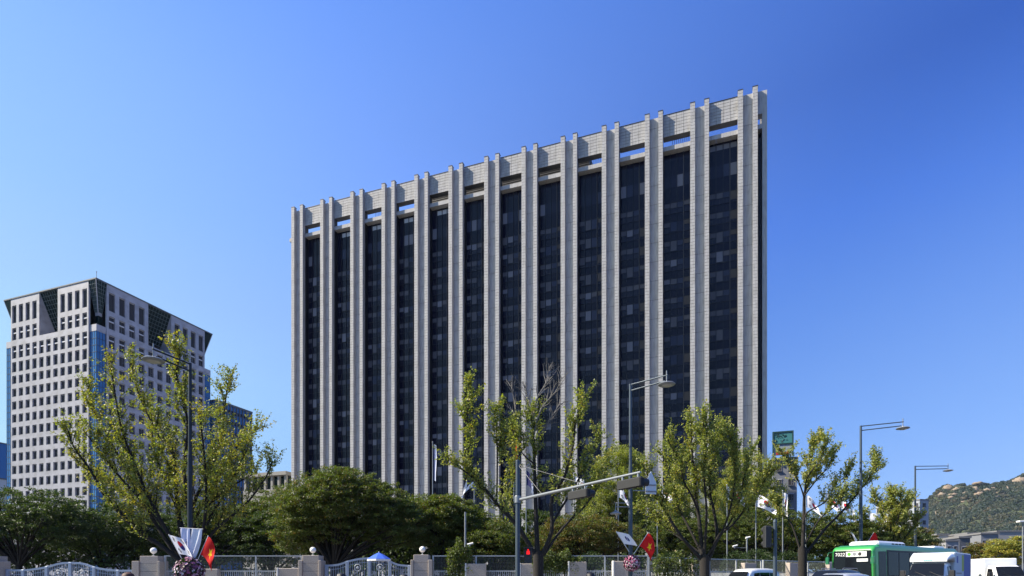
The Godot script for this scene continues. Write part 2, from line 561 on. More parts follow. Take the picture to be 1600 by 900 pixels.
func pick(k: int) -> Array:
	var r := rng.randf()
	if k == 0: return ["blind_grey", 0.45] if r < 0.74 else (["blind_pale", 0.45] if r < 0.92 else ["blind_grey", 0.75])
	if k == 1: return ["blind_grey", 0.95] if r < 0.30 else (["blind_pale", 0.62] if r < 0.46 else (["blind_grey", 0.5] if r < 0.86 else (["blind_pale", 0.95] if r < 0.91 else ["blind_blue", 0.9])))
	if k == 2: return ["blind_blue", 0.5] if r < 0.66 else (["window_glass", 1.0] if r < 0.82 else (["blind_grey", 0.45] if r < 0.96 else ["blind_blue", 0.95]))
	return ["blind_brown", 0.8] if r < 0.35 else (["blind_brown", 0.42] if r < 0.66 else (["blind_grey", 0.4] if r < 0.84 else ["window_glass", 1.0]))
func curtain_wall(o: Node3D, xa: float, i: int):
	var mb := MB.new()
	mb.box(Vector3(0.0, 3.0, -2.09), Vector3(4.625, 77.08, -1.95))
	var cw := part(o, "curtain_wall", mb, M.spandrel_glass)
	cw.position.x = xa
	mb = MB.new()
	for x in [0.05, 1.14, 2.30, 3.41, 4.575]:
		mb.box(Vector3(x - 0.035, 3.0, -1.949), Vector3(x + 0.035, 77.05, -1.80))
	part(cw, "mullion", mb, M.bronze_frame)
	mb = MB.new()
	mb.rod(Vector3(3.41, 3.0, -1.77), Vector3(3.41, 76.4, -1.77), 0.035, 6)
	part(cw, "rain_pipe", mb, M.grey_frame)
	mb = MB.new()
	for r in 20:
		for dy in [0.0, -2.0]:
			var y: float = 68.4 - 3.4 * r + dy
			mb.box(Vector3(0.09, y - 0.03, -1.949), Vector3(4.535, y + 0.03, -1.88), "lr")
	part(cw, "transom", mb, M.bronze_frame)
	var single := i < 4
	var merged := {}
	var rows := []
	for r in 19: rows.append([68.4 - 3.4 * r - 1.96, 1.92, 0])
	rows.append([71.1, 2.1, 1])
	rows.append([75.85, 0.85, 2])
	for row in rows:
		for k in 4:
			var kind := pick(k)
			if row[2] == 1:
				kind = ["window_glass", 1.0] if rng.randf() < 0.4 else (["blind_pale", 1.0] if rng.randf() < 0.5 else ["blind_blue", 1.0])
			if row[2] == 2:
				kind = ["window_glass", 1.0]
				if i in [0]: kind = ["blind_pale", 1.0]
				if i in [8, 9, 10, 7] and k > 0: kind = ["blind_white", 1.0]
			var m := pane_for(k, row[1], kind)
			if single:
				var p := put(cw, "window_pane", m)
				p.position = Vector3(CELLS[k][0], row[0], -1.948)
			else:
				for s in m.get_surface_count():
					var mt := m.surface_get_material(s)
					if not merged.has(mt): merged[mt] = SurfaceTool.new()
					merged[mt].append_from(m, s, Transform3D(Basis.IDENTITY, Vector3(CELLS[k][0], row[0], -1.948)))
	if not single:
		var am := ArrayMesh.new()
		for mt in merged:
			merged[mt].commit(am)
			am.surface_set_material(am.get_surface_count() - 1, mt)
		put(cw, "window_panes", am).set_meta("kind", "stuff")

# ---------------------------------------------------------------- the square office block with the flared crown
func ministry_block():
	var W := 41.6
	var N := 3.2
	var o := thing("grid_office_block", "pale square office block with punched windows and flared glass corners at its roof", "building", foot(150, 170), -0.3387)
	var mb := MB.new()
	# inner body, set behind the facades
	mb.box(Vector3(-W + 0.9, 0, -W + 0.9), Vector3(-0.9 - N, 76, -0.9))
	mb.box(Vector3(-0.9 - N, 0, -W + 0.9), Vector3(-0.9, 76, -0.9 - N))
	mb.box(Vector3(-W + 5, 76, -W + 5), Vector3(-5, 89.6, -5))
	part(o, "body", mb, M.pane_grey)
	mb = MB.new()
	mb.box(Vector3(-W - 0.15, 89.65, -W - 0.15), Vector3(0.15, 90.0, 0.15))
	part(o, "roof", mb, M.grey_frame)
	mb = MB.new()
	mb.rod(Vector3(-1.2, 90, -1.0), Vector3(-1.2, 92.3, -1.0), 0.06, 6)
	mb.ball(Vector3(-1.2, 92.4, -1.0), Vector3(0.16, 0.16, 0.16), 8, 5)
	part(o, "mast", mb, M.grey_frame)
	var rows := [[81.9, 5.6, 2], [76.5, 3.9, 1], [70.7, 4.0, 1], [66.4, 3.2, 0]]
	for r in 15: rows.append([62.7 - 4.08 * r, 2.6, 0])
	var made := 0
	var cells := 0
	var unit := {}
	for fc in 2:
		var xf := Transform3D(Basis.IDENTITY, Vector3(-W, 0, 0)) if fc == 0 else Transform3D(Basis(Vector3.UP, PI / 2), Vector3.ZERO)
		var wall := MB.new()
		wall.t = xf
		var T := 0.55                                     # wall thickness
		var x0 := N; var x1 := W - N
		var cw := (x1 - x0) / 11.0
		var ww := 2.0 if fc == 0 else 1.9
		# piers between the columns of windows; the middle three columns open up above
		for j in 12:
			var c := x0 + cw * j
			var a := c - (cw - ww) / 2 if j > 0 else c
			var b := c + (cw - ww) / 2 if j < 11 else c
			var top := 89.65
			if j in [5, 6]: top = 76.4
			wall.box(Vector3(a, 0, -T), Vector3(b, top, 0), "u")
		var open_l := x0 + cw * 4 + (cw - ww) / 2
		var open_r := x0 + cw * 7 - (cw - ww) / 2
		for j in 11:
			var a := x0 + cw * j + (cw - ww) / 2
			var b := a + ww
			var y := 89.65
			for r in rows.size():
				if j in [4, 5, 6] and r < 2:
					y = rows[r][0]
					if r == 1: y = 76.4
					continue
				var t: float = rows[r][0] + rows[r][1]
				wall.box(Vector3(a, t, -T), Vector3(b, y, 0), "lr")
				y = rows[r][0]
			wall.box(Vector3(a, 0, -T), Vector3(b, y, 0), "lru")
		part(o, "wall", wall, M.panel_white, "sunlit face of pale stone" if fc == 0 else "face in shade of pale stone")
		# windows
		var rest := {}
		for r in rows.size():
			for j in 11:
				if j in [4, 5, 6] and r < 2: continue
				var key := str(fc) + str(rows[r][1]) + str(rows[r][2])
				if not unit.has(key): unit[key] = office_window(ww, rows[r][1], rows[r][2])
				var a := x0 + cw * j + (cw - ww) / 2
				var wx := xf * Transform3D(Basis.IDENTITY, Vector3(a, rows[r][0], -T + 0.05))
				if made < 300:
					var p := put(o, "window", unit[key][0])
					p.transform = wx
					put(p, "pane", unit[key][1])
					made += 1
				else:
					for q in 2:
						if not rest.has(q): rest[q] = SurfaceTool.new()
						rest[q].append_from(unit[key][q], 0, wx)
		if rest.size():
			var am := ArrayMesh.new()
			for q in 2:
				rest[q].commit(am)
				am.surface_set_material(q, [M.window_frame, M.pane_grey][q])
			put(o, "windows", am).set_meta("kind", "stuff")
		# the glazed bay in the middle of the crown: glass leaning in from the roof edge
		var side := MB.new(); side.t = xf
		side.box(Vector3(open_l - 0.3, 76.4, -5), Vector3(open_l, 89.65, -T))
		side.box(Vector3(open_r, 76.4, -5), Vector3(open_r + 0.3, 89.65, -T))
		side.box(Vector3(open_l, 75.9, -5), Vector3(open_r, 76.4, -T))
		part(o, "recess", side, M.panel_white)
		lean_glass(o, xf, Vector3(open_l, 89.6, -0.3), Vector3(open_r, 89.6, -0.3), Vector3(open_l, 79.5, -4.6), Vector3(open_r, 79.5, -4.6), 8, 9)
		# corner: notch with leaning glass above, blue glass below
	for cn in 3:
		var o3: Vector3 = [Vector3(0, 0, 0), Vector3(-W, 0, 0), Vector3(0, 0, -W)][cn]
		var sx := 1.0 if cn == 1 else -1.0
		var sz := 1.0 if cn == 2 else -1.0
		var inner := Vector3(o3.x + sx * N, 0, o3.z + sz * N)
		var tip := Vector3(o3.x, 89.6, o3.z)
		var e1 := Vector3(o3.x + sx * N, 89.6, o3.z)
		var e2 := Vector3(o3.x, 89.6, o3.z + sz * N)
		var low := Vector3(o3.x + sx * N * 0.62, 81.0, o3.z + sz * N * 0.62)
		var l1 := Vector3(o3.x + sx * N, 81.0, o3.z + sz * N * 0.62)
		var l2 := Vector3(o3.x + sx * N * 0.62, 81.0, o3.z + sz * N)
		var id := Transform3D.IDENTITY
		lean_glass(o, id, e1, tip, l1, low, 4, 8)
		lean_glass(o, id, tip, e2, low, l2, 4, 8)
		var rib := MB.new()
		rib.rod(tip, low, 0.14, 6)
		part(o, "corner_rib", rib, M.panel_white)
		var capm := MB.new()
		var a := Vector3(minf(o3.x + sx * 0.35, inner.x), 0, minf(o3.z + sz * 0.35, inner.z))
		var b := Vector3(maxf(o3.x + sx * 0.35, inner.x), 0, maxf(o3.z + sz * 0.35, inner.z))
		capm.box(a + Vector3(0, 74.6, 0), b + Vector3(0, 76.6, 0))
		part(o, "corner_cap", capm, M.panel_white)
		capm = MB.new()
		var a2 := Vector3(minf(low.x, inner.x), 80.0, minf(low.z, inner.z))
		var b2 := Vector3(maxf(low.x, inner.x), 81.0, maxf(low.z, inner.z))
		capm.box(a2, b2)
		part(o, "corner_slab", capm, M.panel_white)
		var g := MB.new()
		g.box(a + Vector3(0.1, 0, 0.1), b + Vector3(-0.1, 74.6, -0.1))
		var g2 := MB.new()
		g2.box(Vector3(a2.x + 0.1, 76.6, a2.z + 0.1), Vector3(b2.x - 0.1, 80.0, b2.z - 0.1))
		part(o, "corner_window", g2, M.pane_green)
		var gl := part(o, "corner_glazing", g, M.glass_blue)
		var bars := MB.new()
		for r in 36:
			bars.box(a + Vector3(0.04, 1.0 + r * 2.04, 0.04), b + Vector3(-0.04, 1.18 + r * 2.04, -0.04))
		for q in 4:
			var s := 0.1 + q * (b.x - a.x - 0.2) / 3.0
			for e in [Vector2(a.x + s, a.z + 0.1), Vector2(a.x + s, b.z - 0.1), Vector2(a.x + 0.1, a.z + s), Vector2(b.x - 0.1, a.z + s)]:
				bars.box(Vector3(e.x - 0.055, 0, e.y - 0.055), Vector3(e.x + 0.055, 74.6, e.y + 0.055), "tu")
		part(gl, "glazing_bar", bars, M.glass_bar_blue)
	# lower glass wing behind the shaded face
	var wing := thing("glass_wing", "lower dark blue glass block with upright ribs behind the pale office block", "building", foot(150, 170) + BX * 43.0, -0.3387)
	mb = MB.new()
	mb.box(Vector3(-30, 0, -17), Vector3(0.5, 66, 0))
	part(wing, "glazing", mb, M.glass_blue)
	mb = MB.new()
	for k in 12: mb.box(Vector3(0.5, 0, -17 + k * 1.5), Vector3(0.85, 66.0, -16.65 + k * 1.5))
	part(wing, "rib", mb, M.grey_frame)
	mb = MB.new()
	for k in 16: mb.box(Vector3(0.5, 3 + k * 4.0, -17), Vector3(0.65, 4.2 + k * 4.0, 0))
	part(wing, "spandrel", mb, M.bronze_frame)
	mb = MB.new()
	mb.box(Vector3(-30.2, 66, -17.2), Vector3(0.9, 66.6, 0.2))
	part(wing, "roof", mb, M.grey_frame)

# frame with sill and transom, and the pane; style 1 and 2 are the tall windows under the roof
func office_window(w: float, h: float, style: int) -> Array:
	var f := MB.new()
	f.col = Color(0.15, 0.15, 0.165)
	f.box(Vector3(0, 0, 0), Vector3(w, 0.14, 0.42), "lr")
	f.box(Vector3(0, 0.14, 0), Vector3(0.12, h - 0.22, 0.10))
	f.box(Vector3(w - 0.12, 0.14, 0), Vector3(w, h - 0.22, 0.10))
	if style == 0:
		f.box(Vector3(w * 0.62, 0.14, 0), Vector3(w * 0.62 + 0.09, h - 0.22, 0.09))
		f.box(Vector3(w * 0.62 + 0.09, h * 0.42, 0), Vector3(w - 0.12, h * 0.42 + 0.08, 0.09))
	elif style == 1:
		f.box(Vector3(w * 0.5 - 0.05, 0.14, 0), Vector3(w * 0.5 + 0.05, h * 0.56, 0.09))
	# pale head panel, and the pale transom of the taller windows
	f.col = Color(0.36, 0.36, 0.39)
	f.box(Vector3(0, h - 0.22, 0), Vector3(w, h, 0.14), "lr")
	f.col = Color(0.56, 0.56, 0.58)
	if style == 1: f.box(Vector3(0.12, h * 0.56, 0), Vector3(w - 0.12, h * 0.56 + 0.34, 0.30))
	var p := MB.new()
	p.box(Vector3(0.1, 0.12, -0.03), Vector3(w - 0.1, h - 0.2, 0.03), "b")
	return [f.mesh(M.window_frame), p.mesh(M.pane_grey)]

# a leaning pane of glass with a grid of bars; corners: top left, top right, bottom left, bottom right
func lean_glass(o: Node3D, xf: Transform3D, a: Vector3, b: Vector3, c: Vector3, d: Vector3, nx: int, ny: int):
	var g := MB.new(); g.t = xf
	g.quad(c, d, b, a)
	var nn := (d - c).cross(a - c).normalized()
	g.quad(c - nn * 0.05, a - nn * 0.05, b - nn * 0.05, d - nn * 0.05)
	var gl := part(o, "leaning_glazing", g, M.pane_green)
	var r := MB.new(); r.t = xf
	for i in nx + 1:
		var t := float(i) / nx
		r.rod(a.lerp(b, t) + nn * 0.06, c.lerp(d, t) + nn * 0.06, 0.07, 4)
	for i in ny + 1:
		var t := float(i) / ny
		r.rod(a.lerp(c, t) + nn * 0.06, b.lerp(d, t) + nn * 0.06, 0.07, 4)
	part(gl, "glazing_bar", r, M.glass_bar)
# ---------------------------------------------------------------- vegetation
class Leaves:
	var v := PackedVector3Array()
	var n := PackedVector3Array()
	var c := PackedColorArray()
	var ix := PackedInt32Array()
	func leaf(p: Vector3, ax: Vector3, side: Vector3, ln: float, wd: float, col: Color):
		var i := v.size()
		var nn := side.cross(ax).normalized()
		var mid := p + ax * (ln * 0.55) - nn * (ln * 0.08)
		v.push_back(p); v.push_back(mid + side * wd); v.push_back(p + ax * ln); v.push_back(mid - side * wd)
		for k in 4:
			n.push_back(nn); c.push_back(col)
		ix.push_back(i); ix.push_back(i + 2); ix.push_back(i + 1)
		ix.push_back(i); ix.push_back(i + 3); ix.push_back(i + 2)
	func mesh(m: Material) -> ArrayMesh:
		var a := []
		a.resize(Mesh.ARRAY_MAX)
		a[Mesh.ARRAY_VERTEX] = v; a[Mesh.ARRAY_NORMAL] = n; a[Mesh.ARRAY_COLOR] = c; a[Mesh.ARRAY_INDEX] = ix
		var am := ArrayMesh.new()
		am.add_surface_from_arrays(Mesh.PRIMITIVE_TRIANGLES, a)
		am.surface_set_material(0, m)
		return am
func rdir() -> Vector3:
	var z := rng.randf_range(-1, 1)
	var a := rng.randf() * TAU
	var r := sqrt(1 - z * z)
	return Vector3(r * cos(a), z, r * sin(a))
func ginkgo_col(yel: float) -> Color:
	var k := rng.randf_range(0.65, 1.2)
	var c := Color(0.360, 0.380, 0.105).lerp(Color(0.230, 0.285, 0.080), rng.randf())
	if rng.randf() < yel: c = c.lerp(Color(0.46, 0.36, 0.055), rng.randf_range(0.3, 1.0))
	return Color(c.r * k, c.g * k, c.b * k)
func zelkova_col(red: float) -> Color:
	var k := rng.randf_range(0.65, 1.3)
	var c := Color(0.082, 0.118, 0.032).lerp(Color(0.140, 0.175, 0.045), rng.randf())
	if rng.randf() < red: c = c.lerp(Color(0.22, 0.12, 0.045), rng.randf_range(0.3, 0.9))
	return Color(c.r * k, c.g * k, c.b * k)
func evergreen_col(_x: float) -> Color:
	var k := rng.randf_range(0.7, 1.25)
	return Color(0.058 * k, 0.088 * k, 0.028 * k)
func spread_leaves(L: Leaves, p: Vector3, d: Vector3, count: int, rad: float, size: float, colf: Callable, ca: float):
	for i in count:
		var q := p + rdir() * rad * sqrt(rng.randf())
		var ax := (rdir() + d * 0.5 + Vector3(0, -0.15, 0)).normalized()
		var up := (Vector3.UP * 0.9 + rdir() * 0.8).normalized()
		var side := ax.cross(up).normalized()
		var s := size * rng.randf_range(0.7, 1.25)
		L.leaf(q, ax, side, s, s * 0.42, colf.call(ca))
func wander(p: Vector3, d: Vector3, ln: float, segs: int, bend: float, lift: float) -> Array:
	var out := [p]
	for i in segs:
		d = (d + rdir() * bend + Vector3(0, lift, 0)).normalized()
		p += d * (ln / segs)
		out.append(p)
	return out
func along(pts: Array, t: float) -> Array:
	var f := t * (pts.size() - 1)
	var i := mini(int(f), pts.size() - 2)
	return [pts[i].lerp(pts[i + 1], f - i), (pts[i + 1] - pts[i]).normalized()]
func smooth_line(pts: Array, per := 4) -> Array:
	var out := []
	for i in pts.size() - 1:
		var a: Vector3 = pts[maxi(i - 1, 0)]; var b: Vector3 = pts[i]; var c: Vector3 = pts[i + 1]; var d: Vector3 = pts[mini(i + 2, pts.size() - 1)]
		for k in per: out.append(b.cubic_interpolate(c, a, d, float(k) / per))
	out.append(pts[-1])
	return out
func limb(W: MB, L: Leaves, pts: Array, r0: float, r1: float, o: Dictionary):
	var m := pts.size()
	var rs := []
	for i in m: rs.append(lerpf(r0, r1, pow(float(i) / (m - 1), 0.8)))
	W.tube(pts, rs, 8)
	var ln := 0.0
	for i in m - 1: ln += pts[i].distance_to(pts[i + 1])
	var n1 := int(ln * o.side)
	for k in n1:
		var t := lerpf(o.bare, 1.0, pow((k + rng.randf()) / n1, 0.85))
		var q := along(pts, t)
		var d: Vector3 = (q[1] * 0.85 + rdir() * 0.75 + Vector3(0, 0.30, 0)).normalized()
		var bl: float = rng.randf_range(0.45, 1.0) * o.blen * lerpf(1.0, 0.38, t)
		var b := wander(q[0], d, bl, 6, 0.16, 0.12)
		var br := minf(lerpf(r0, r1, t) * 0.42, 0.045)
		W.tube(b, [br, br * 0.85, br * 0.7, br * 0.55, br * 0.4, br * 0.28, 0.005], 5, false)
		# some branches turn early, some stay green; a few carry hardly any leaves
		var yl: float = o.yel * (2.6 if rng.randf() < 0.25 else 0.7)
		var full := rng.randf_range(0.55, 1.2) if rng.randf() > 0.10 else 0.15
		fur(L, b, o, yl, full)
		var n2 := int(bl * o.twig)
		for j in n2:
			var tt := lerpf(0.12, 0.95, (j + rng.randf()) / n2)
			var w := along(b, tt)
			var td: Vector3 = (w[1] * 0.9 + rdir() * 0.75 + Vector3(0, 0.12, 0)).normalized()
			var tl: float = rng.randf_range(0.35, 0.95) * o.get("tlen", 1.0) * lerpf(1.0, 0.6, tt)
			var tw := wander(w[0], td, tl, 4, 0.16, 0.06)
			W.tube(tw, [0.012, 0.010, 0.008, 0.006, 0.004], 3, false)
			fur(L, tw, o, yl, full)
# leaf tufts on short spurs all along a shoot
func fur(L: Leaves, pts: Array, o: Dictionary, yl: float, full: float):
	var ln := 0.0
	for i in pts.size() - 1: ln += pts[i].distance_to(pts[i + 1])
	var n := int(ln / 0.11)
	for k in n:
		if rng.randf() > full: continue
		var q := along(pts, lerpf(0.10, 1.0, (k + rng.randf()) / n))
		spread_leaves(L, q[0], q[1], int(o.leaves), 0.13, o.size, ginkgo_col, yl)
# lines: [[u, v, depth offset], ...] measured in the photograph at distance d, radius from, to
func street_tree(called: String, label: String, d: float, u0: float, trunk_r: float, fork: float, lines: Array, o: Dictionary, bare_lines := []) -> Node3D:
	var base := foot(u0, d, 0.13)
	var t := thing(called, label, "tree", base, 0.0, "street trees along the pavement")
	var W := MB.new()
	var L := Leaves.new()
	# trunk from the ground to the fork
	var f := at(u0, fork, d) - base
	W.tube([Vector3(0, -0.2, 0), Vector3(0, 0.1, 0), Vector3(0, 0.45, 0), f * 0.5, f, f + Vector3(0, 0.25, 0)], [trunk_r * 1.7, trunk_r * 1.45, trunk_r * 1.12, trunk_r, trunk_r * 1.04, trunk_r * 0.5], 14)
	for ln in lines:
		var pts := []
		var start: Vector3 = at(ln[0][0], ln[0][1], d) - base
		for k in ln.size() - 2:
			var q: Array = ln[k]
			pts.append(at(q[0], q[1], d) - base)
		var dz: float = ln[-2]
		for k in pts.size():                       # lean towards or away from the street; keep the outline as measured
			var z: float = dz * float(k) / (pts.size() - 1)
			var p: Vector3 = pts[k]
			var q: Array = ln[k]
			var low: float = o.get("low", 1.0)
			pts[k] = at(q[0], 885.0 - (885.0 - q[1]) * low, d + z) - base
		limb(W, L, smooth_line(pts, 4), ln[-1], 0.028, o)
	var D := MB.new()
	for ln in bare_lines:
		var pts := []
		for q in ln: pts.append(at(q[0], q[1], d + q[2]) - base)
		var sp := smooth_line(pts, 3)
		var rs := []
		for i in sp.size(): rs.append(lerpf(0.06, 0.014, float(i) / (sp.size() - 1)))
		D.tube(sp, rs, 5, false)
		for k in 16:
			var q := along(sp, rng.randf_range(0.25, 1.0))
			var b := wander(q[0], (q[1] * 0.7 + rdir() * 0.7 + Vector3(0, 0.25, 0)).normalized(), rng.randf_range(0.5, 1.2), 4, 0.2, 0.1)
			D.tube(b, [0.024, 0.020, 0.016, 0.012, 0.007], 4, false)
			for j in 2:
				var e := along(b, rng.randf_range(0.3, 0.9))
				D.tube(wander(e[0], (e[1] + rdir() * 0.7).normalized(), 0.4, 3, 0.2, 0.1), [0.014, 0.011, 0.009, 0.006], 3, false)
	if bare_lines.size(): part(t, "bare_branch", D, M.dead_wood, "leafless grey twigs at the top")
	part(t, "trunk", W, M.bark)
	put(t, "crown", L.mesh(M.leaf))
	return t
# dense round-headed tree: lobes are [centre, radii] relative to the base
func dense_tree(called: String, label: String, base: Vector3, trunk_h: float, trunk_r: float, lobes: Array, clumps: int, per: int, size: float, colf: Callable, ca: float, group := "", flat := 0.35) -> Node3D:
	var t := thing(called, label, "tree", base, 0.0, group)
	var W := MB.new()
	var L := Leaves.new()
	W.tube([Vector3(0, -0.2, 0), Vector3(0, 0.15, 0), Vector3(0, trunk_h * 0.6, 0), Vector3(0, trunk_h, 0)], [trunk_r * 1.5, trunk_r * 1.15, trunk_r, trunk_r * 0.9], 10)
	var vol := 0.0
	for l in lobes: vol += l[1].x * l[1].y * l[1].z
	for l in lobes:
		var c: Vector3 = l[0]; var r: Vector3 = l[1]
		var m := maxi(10, int(1.15 * clumps * pow(r.x * r.y * r.z / vol, 0.9)))
		for k in 7:
			var e := c + rdir() * r * 0.8
			if e.y < trunk_h: e.y = trunk_h + rng.randf()
			var mid := Vector3(0, trunk_h * 0.95, 0).lerp(e, 0.45) + Vector3(0, 0.35, 0)
			var sp := smooth_line([Vector3(0, trunk_h * 0.9, 0), mid, e], 4)
			var rs := []
			for i in sp.size(): rs.append(lerpf(trunk_r * 0.5, 0.03, float(i) / (sp.size() - 1)))
			W.tube(sp, rs, 6, false)
			for j in 4:
				var q := along(sp, rng.randf_range(0.45, 0.95))
				W.tube(wander(q[0], (q[1] + rdir() * 0.8).normalized(), rng.randf_range(0.8, 1.8), 4, 0.2, 0.08), [0.035, 0.028, 0.02, 0.014, 0.008], 4, false)
		for k in m:
			var dd := rdir()
			var rr := pow(rng.randf(), 0.28)
			if rng.randf() < 0.25: rr *= rng.randf_range(1.0, 1.13)
			var p := c + dd * r * rr
			if p.y < 0.6: continue
			var out := (dd + Vector3(0, 0.25, 0)).normalized()
			var cr := rng.randf_range(0.30, 0.62)
			var tone := ca * (2.0 if rng.randf() < 0.2 else 0.7)
			for j in int(per * 1.7):
				var o := rdir() * cr * sqrt(rng.randf())
				o.y *= flat
				var q := p + o + out * o.length() * 0.25
				var ax := (rdir() + out * 0.6 + Vector3(0, -0.2, 0)).normalized()
				var up := (Vector3.UP * 1.1 + rdir() * 0.6).normalized()
				var s := size * 0.74 * rng.randf_range(0.7, 1.3)
				L.leaf(q, ax, ax.cross(up).normalized(), s, s * 0.36, colf.call(tone))
	part(t, "trunk", W, M.bark)
	put(t, "crown", L.mesh(M.leaf))
	return t
func clipped_shrub(called: String, label: String, at_: Vector3, r: Vector3, group: String):
	var t := thing(called, label, "shrub", at_, 0.0, group)
	var L := Leaves.new()
	var W := MB.new()
	W.tube([Vector3(0, -0.1, 0), Vector3(0, r.y * 0.8, 0)], [0.10, 0.06], 6)
	for k in 5:
		W.tube(wander(Vector3(0, r.y * 0.4, 0), (rdir() * 0.8 + Vector3.UP).normalized(), r.y * 0.9, 3, 0.2, 0.1), [0.05, 0.04, 0.025, 0.01], 4, false)
	for k in int(1500 * r.x * r.z):
		var d := rdir()
		if d.y < -0.5: continue
		var p := Vector3(0, r.y, 0) + d * r * rng.randf_range(0.82, 1.03)
		var ax := (d + rdir() * 0.7).normalized()
		var kk := rng.randf_range(0.6, 1.25)
		L.leaf(p, ax, ax.cross(rdir()).normalized(), 0.13, 0.035, Color(0.042 * kk, 0.075 * kk, 0.020 * kk))
	part(t, "trunk", W, M.bark)
	put(t, "foliage", L.mesh(M.leaf))

func street_trees():
	var o := {"low": 0.955, "side": 2.7, "bare": 0.22, "blen": 2.3, "twig": 5.0, "leaves": 4, "size": 0.105, "tlen": 1.55, "yel": 0.30}
	street_tree("street_tree", "broad open-crowned tree yellowing at the tips, behind the flag-hung lamp post", 31.0, 298, 0.27, 878, [
		[[292, 884], [250, 850], [217, 828], [166, 773], [141, 727], [115, 689], [107, 663], -1.0, 0.15],
		[[290, 880], [265, 850], [229, 790], [195, 723], [170, 676], [145, 625], [136, 596], 1.5, 0.14],
		[[292, 876], [259, 824], [229, 765], [204, 701], [187, 647], [174, 562], -2.2, 0.13],
		[[296, 874], [284, 841], [276, 773], [271, 701], [246, 668], [217, 604], [204, 548], 2.2, 0.14],
		[[298, 872], [297, 815], [288, 731], [293, 647], [276, 575], [282, 540], -1.2, 0.14],
		[[300, 872], [301, 790], [326, 731], [343, 689], [352, 617], [356, 585], 1.2, 0.12],
		[[302, 878], [316, 862], [331, 832], [352, 811], [385, 782], [415, 740], [426, 712], -0.8, 0.12],
		[[301, 874], [309, 800], [347, 731], [377, 680], [400, 664], 2.4, 0.10],
		[[296, 874], [280, 800], [256, 740], [240, 690], [236, 630], 3.0, 0.11],
		[[300, 876], [318, 820], [322, 760], [318, 690], [312, 640], -2.6, 0.11],
		[[302, 876], [330, 802], [362, 756], [396, 734], 1.5, 0.09],
		[[300, 874], [322, 792], [350, 762], [372, 722], [386, 694], -1.6, 0.09],
		[[294, 876], [240, 800], [190, 742], [158, 700], [138, 672], -2.0, 0.09],
		[[293, 878], [250, 812], [206, 776], [165, 745], [135, 742], 2.6, 0.10]], o)
	o = {"low": 0.965, "side": 3.0, "bare": 0.28, "blen": 2.0, "twig": 5.0, "leaves": 4, "size": 0.12, "tlen": 1.55, "yel": 0.14}
	street_tree("street_tree", "gaunt street tree with bare grey twigs at its top, beside the signal mast", 33.0, 841, 0.30, 868, [
		[[840, 872], [837, 790], [835, 717], [833, 662], [832, 640], 0.8, 0.17],
		[[836, 868], [811, 823], [782, 790], [749, 750], [722, 728], [703, 712], -0.8, 0.15],
		[[766, 770], [742, 735], [731, 690], [730, 640], [735, 597], -0.6, 0.07],
		[[776, 784], [777, 720], [776, 670], [772, 632], 0.2, 0.06],
		[[826, 845], [811, 827], [800, 772], [806, 710], [800, 668], 1.6, 0.10],
		[[846, 868], [862, 827], [862, 775], [881, 742], [895, 691], [899, 654], [912, 614], -1.4, 0.14],
		[[862, 818], [873, 797], [895, 761], [917, 717], [938, 672], 1.6, 0.09],
		[[850, 866], [880, 822], [915, 786], [942, 742], [950, 715], 2.2, 0.09],
		[[836, 720], [815, 700], [800, 662], -1.0, 0.05]], o,
		[[[833, 662, 0.6], [838, 625, 0.6], [852, 600, 0.7], [857, 578, 0.8]], [[834, 680, 0.5], [845, 640, 0.3], [868, 612, 0.1], [878, 590, 0.0]], [[833, 655, 0.6], [828, 630, 1.0], [822, 610, 1.2]], [[835, 690, 0.6], [856, 660, 1.0], [874, 632, 1.3]], [[812, 690, 1.0], [806, 645, 1.2], [800, 606, 1.3]]])
	o = {"low": 0.975, "side": 3.3, "bare": 0.33, "blen": 2.4, "twig": 5.0, "leaves": 4, "size": 0.125, "tlen": 1.55, "yel": 0.14}
	street_tree("street_tree", "full green street tree forking low above the white van", 40.0, 1101, 0.33, 872, [
		[[1096, 874], [1063, 835], [1038, 794], [1022, 766], [1008, 728], -1.0, 0.15],
		[[1098, 872], [1092, 807], [1087, 775], [1084, 738], [1081, 690], [1080, 655], 0.5, 0.17],
		[[1092, 800], [1080, 770], [1069, 750], [1060, 715], [1043, 682], -1.8, 0.09],
		[[1106, 876], [1120, 838], [1115, 794], [1109, 766], [1111, 729], [1120, 690], [1130, 664], 1.6, 0.15],
		[[1112, 862], [1124, 835], [1147, 816], [1171, 782], [1192, 751], [1208, 732], -1.0, 0.12],
		[[1122, 838], [1136, 822], [1153, 788], [1162, 744], [1174, 702], 1.8, 0.10],
		[[1098, 868], [1076, 822], [1060, 790], [1048, 740], [1035, 704], 2.4, 0.10],
		[[1100, 868], [1104, 800], [1100, 740], [1102, 690], [1098, 650], -2.6, 0.11],
		[[1104, 870], [1130, 826], [1146, 770], [1148, 715], [1140, 680], -2.4, 0.10],
		[[1098, 866], [1060, 838], [1030, 815], [1005, 795], 2.2, 0.08]], o)
	o = {"side": 3.2, "bare": 0.38, "blen": 2.1, "twig": 5.0, "leaves": 4, "size": 0.135, "tlen": 1.55, "yel": 0.16}
